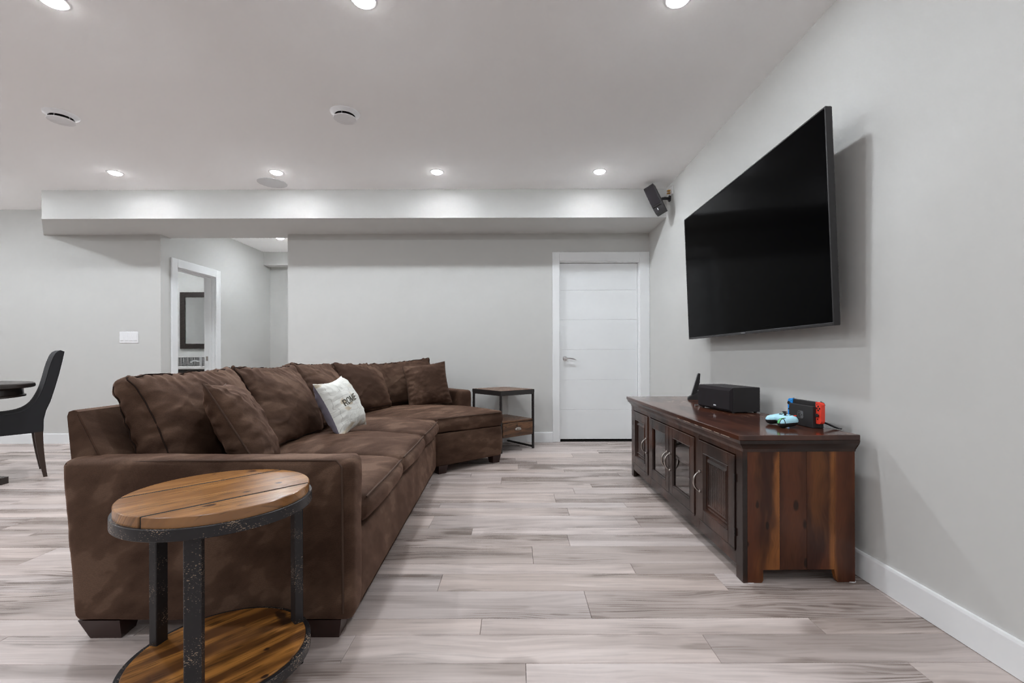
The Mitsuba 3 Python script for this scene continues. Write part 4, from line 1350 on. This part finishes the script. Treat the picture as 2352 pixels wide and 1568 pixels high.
k = thing('dining_table', 'glossy dark round pedestal dining table cut off by the left edge', 'table')
tc = (-4.50, 3.46)
tp = lathe([(0, .735), (.585, .735), (.598, .742), (.600, .755), (.596, .768), (.585, .775), (0, .775)], 96, (tc[0], tc[1], 0)); tp.fix_normals()
add('top', tp, 'mat_espresso', k, smooth=30)
ap = lathe([(0, .655), (.47, .655), (.525, .660), (.545, .664), (.545, .676), (.532, .682), (.530, .722), (.540, .735), (0, .735)], 96, (tc[0], tc[1], 0)); ap.fix_normals()
add('apron', ap, 'mat_espresso', k, smooth=30)
pd = lathe([(0, .02), (.10, .02), (.12, .06), (.09, .14), (.07, .30), (.10, .46), (.13, .56), (.24, .62), (.40, .655), (0, .655)], 48, (tc[0], tc[1], 0)); pd.fix_normals()
add('pedestal', pd, 'mat_espresso', k, smooth=30)
for ang in (9, 129, 249):
    a = math.radians(ang)
    ft = hull([(0, -.035, .0008), (.545, -.03, .0008), (.545, .03, .0008), (0, .035, .0008), (0, -.035, .10), (0, .035, .10), (.545, -.03, .052), (.545, .03, .052)])
    ft.apply_transform(trimesh.transformations.rotation_matrix(a, [0, 0, 1])); ft.apply_translation((tc[0], tc[1], 0))
    add('foot', ft, 'mat_espresso', k)
for da in (0, .05):
    a = math.radians(-10) + da
    s = trimesh.creation.icosphere(2, .008)
    s.apply_translation((tc[0] + .536 * math.cos(a), tc[1] + .536 * math.sin(a), .702))
    add('knob', s, 'mat_chrome', k, smooth=True)

# ------------------------------------------------------------------ bathroom seen through the doorway
BW = 7.5
k = thing('mirror', 'tall mirror in a wide dark wood frame seen through the bathroom doorway', 'mirror')
mx0, mx1, mz0, mz1 = -5.487, -4.86, 1.118, 2.042
fw_ = .082
add('frame', cat(box(mx0, mx0 + fw_, BW - .03, BW - .001, mz0, mz1, .004), box(mx1 - fw_, mx1, BW - .03, BW - .001, mz0, mz1, .004), box(mx0 + fw_, mx1 - fw_, BW - .03, BW - .001, mz1 - fw_, mz1, .004), box(mx0 + fw_, mx1 - fw_, BW - .03, BW - .001, mz0, mz0 + fw_, .004)), 'mat_mirror_frame', k)
add('glass', box(mx0 + fw_, mx1 - fw_, BW - .014, BW - .004, mz0 + fw_, mz1 - fw_), 'mat_mirror', k)
k = thing('vanity', 'dark bathroom vanity with a white counter below the mirror', 'vanity')
add('counter', box(-5.95, -4.45, 6.95, BW - .001, .795, .832, .004), 'mat_counter', k)
add('cabinet', box(-5.93, -4.47, 6.98, BW - .002, .08, .795, .003), 'mat_vanity', k)
for x in (-5.92, -5.555, -5.195, -4.835):
    d = add('door', box(x + .004, x + .355, 6.962, 6.98, .12, .775, .003), 'mat_vanity', k)
    add('knob', trimesh.creation.icosphere(2, .012, ).apply_translation((x + .32, 6.953, .72)), 'mat_chrome', d, smooth=True)
k = thing('backsplash', 'narrow band of black and grey stick tiles above the bathroom counter', 'backsplash')
add('ledge', box(-5.95, -4.45, BW - .014, BW - .001, .978, .990, .002), 'mat_counter', k)
r2 = np.random.default_rng(5)
lt, dk = [], [box(-5.95, -4.45, BW - .006, BW - .001, .8325, .978)]
x = -5.95
while x < -4.46:
    lean = r2.uniform(-.006, .006)
    w = .011
    m = hull([(x + .002, BW - .010, .836), (x + w, BW - .010, .836), (x + w + lean, BW - .010, .975), (x + .002 + lean, BW - .010, .975), (x + .002, BW - .004, .836), (x + w, BW - .004, .836), (x + w + lean, BW - .004, .975), (x + .002 + lean, BW - .004, .975)])
    lt.append(m)
    x += .0225
add('grout', cat(*dk), 'mat_tile_dark', k)
add('tile', cat(*lt), 'mat_tile_light', k, kind='stuff')
k = thing('faucet', 'chrome single-lever faucet on the bathroom counter', 'faucet')
fx, fy, fz = -5.025, 7.30, .8324
fb = lathe([(0, 0), (.026, 0), (.026, .008), (.021, .012), (.020, .105), (.023, .110), (.023, .145), (.018, .150), (0, .150)], 32, (fx, fy, fz)); fb.fix_normals()
add('column', fb, 'mat_chrome', k, smooth=30)
add('spout', tube(smooth_path([(fx, fy, fz + .085), (fx - .06, fy - .03, fz + .092), (fx - .105, fy - .05, fz + .082), (fx - .118, fy - .056, fz + .060)], 20), .012, 12), 'mat_chrome', k, smooth=40)
add('lever', box(fx - .012, fx + .07, fy - .010, fy + .010, fz + .152, fz + .160, .003), 'mat_chrome', k)
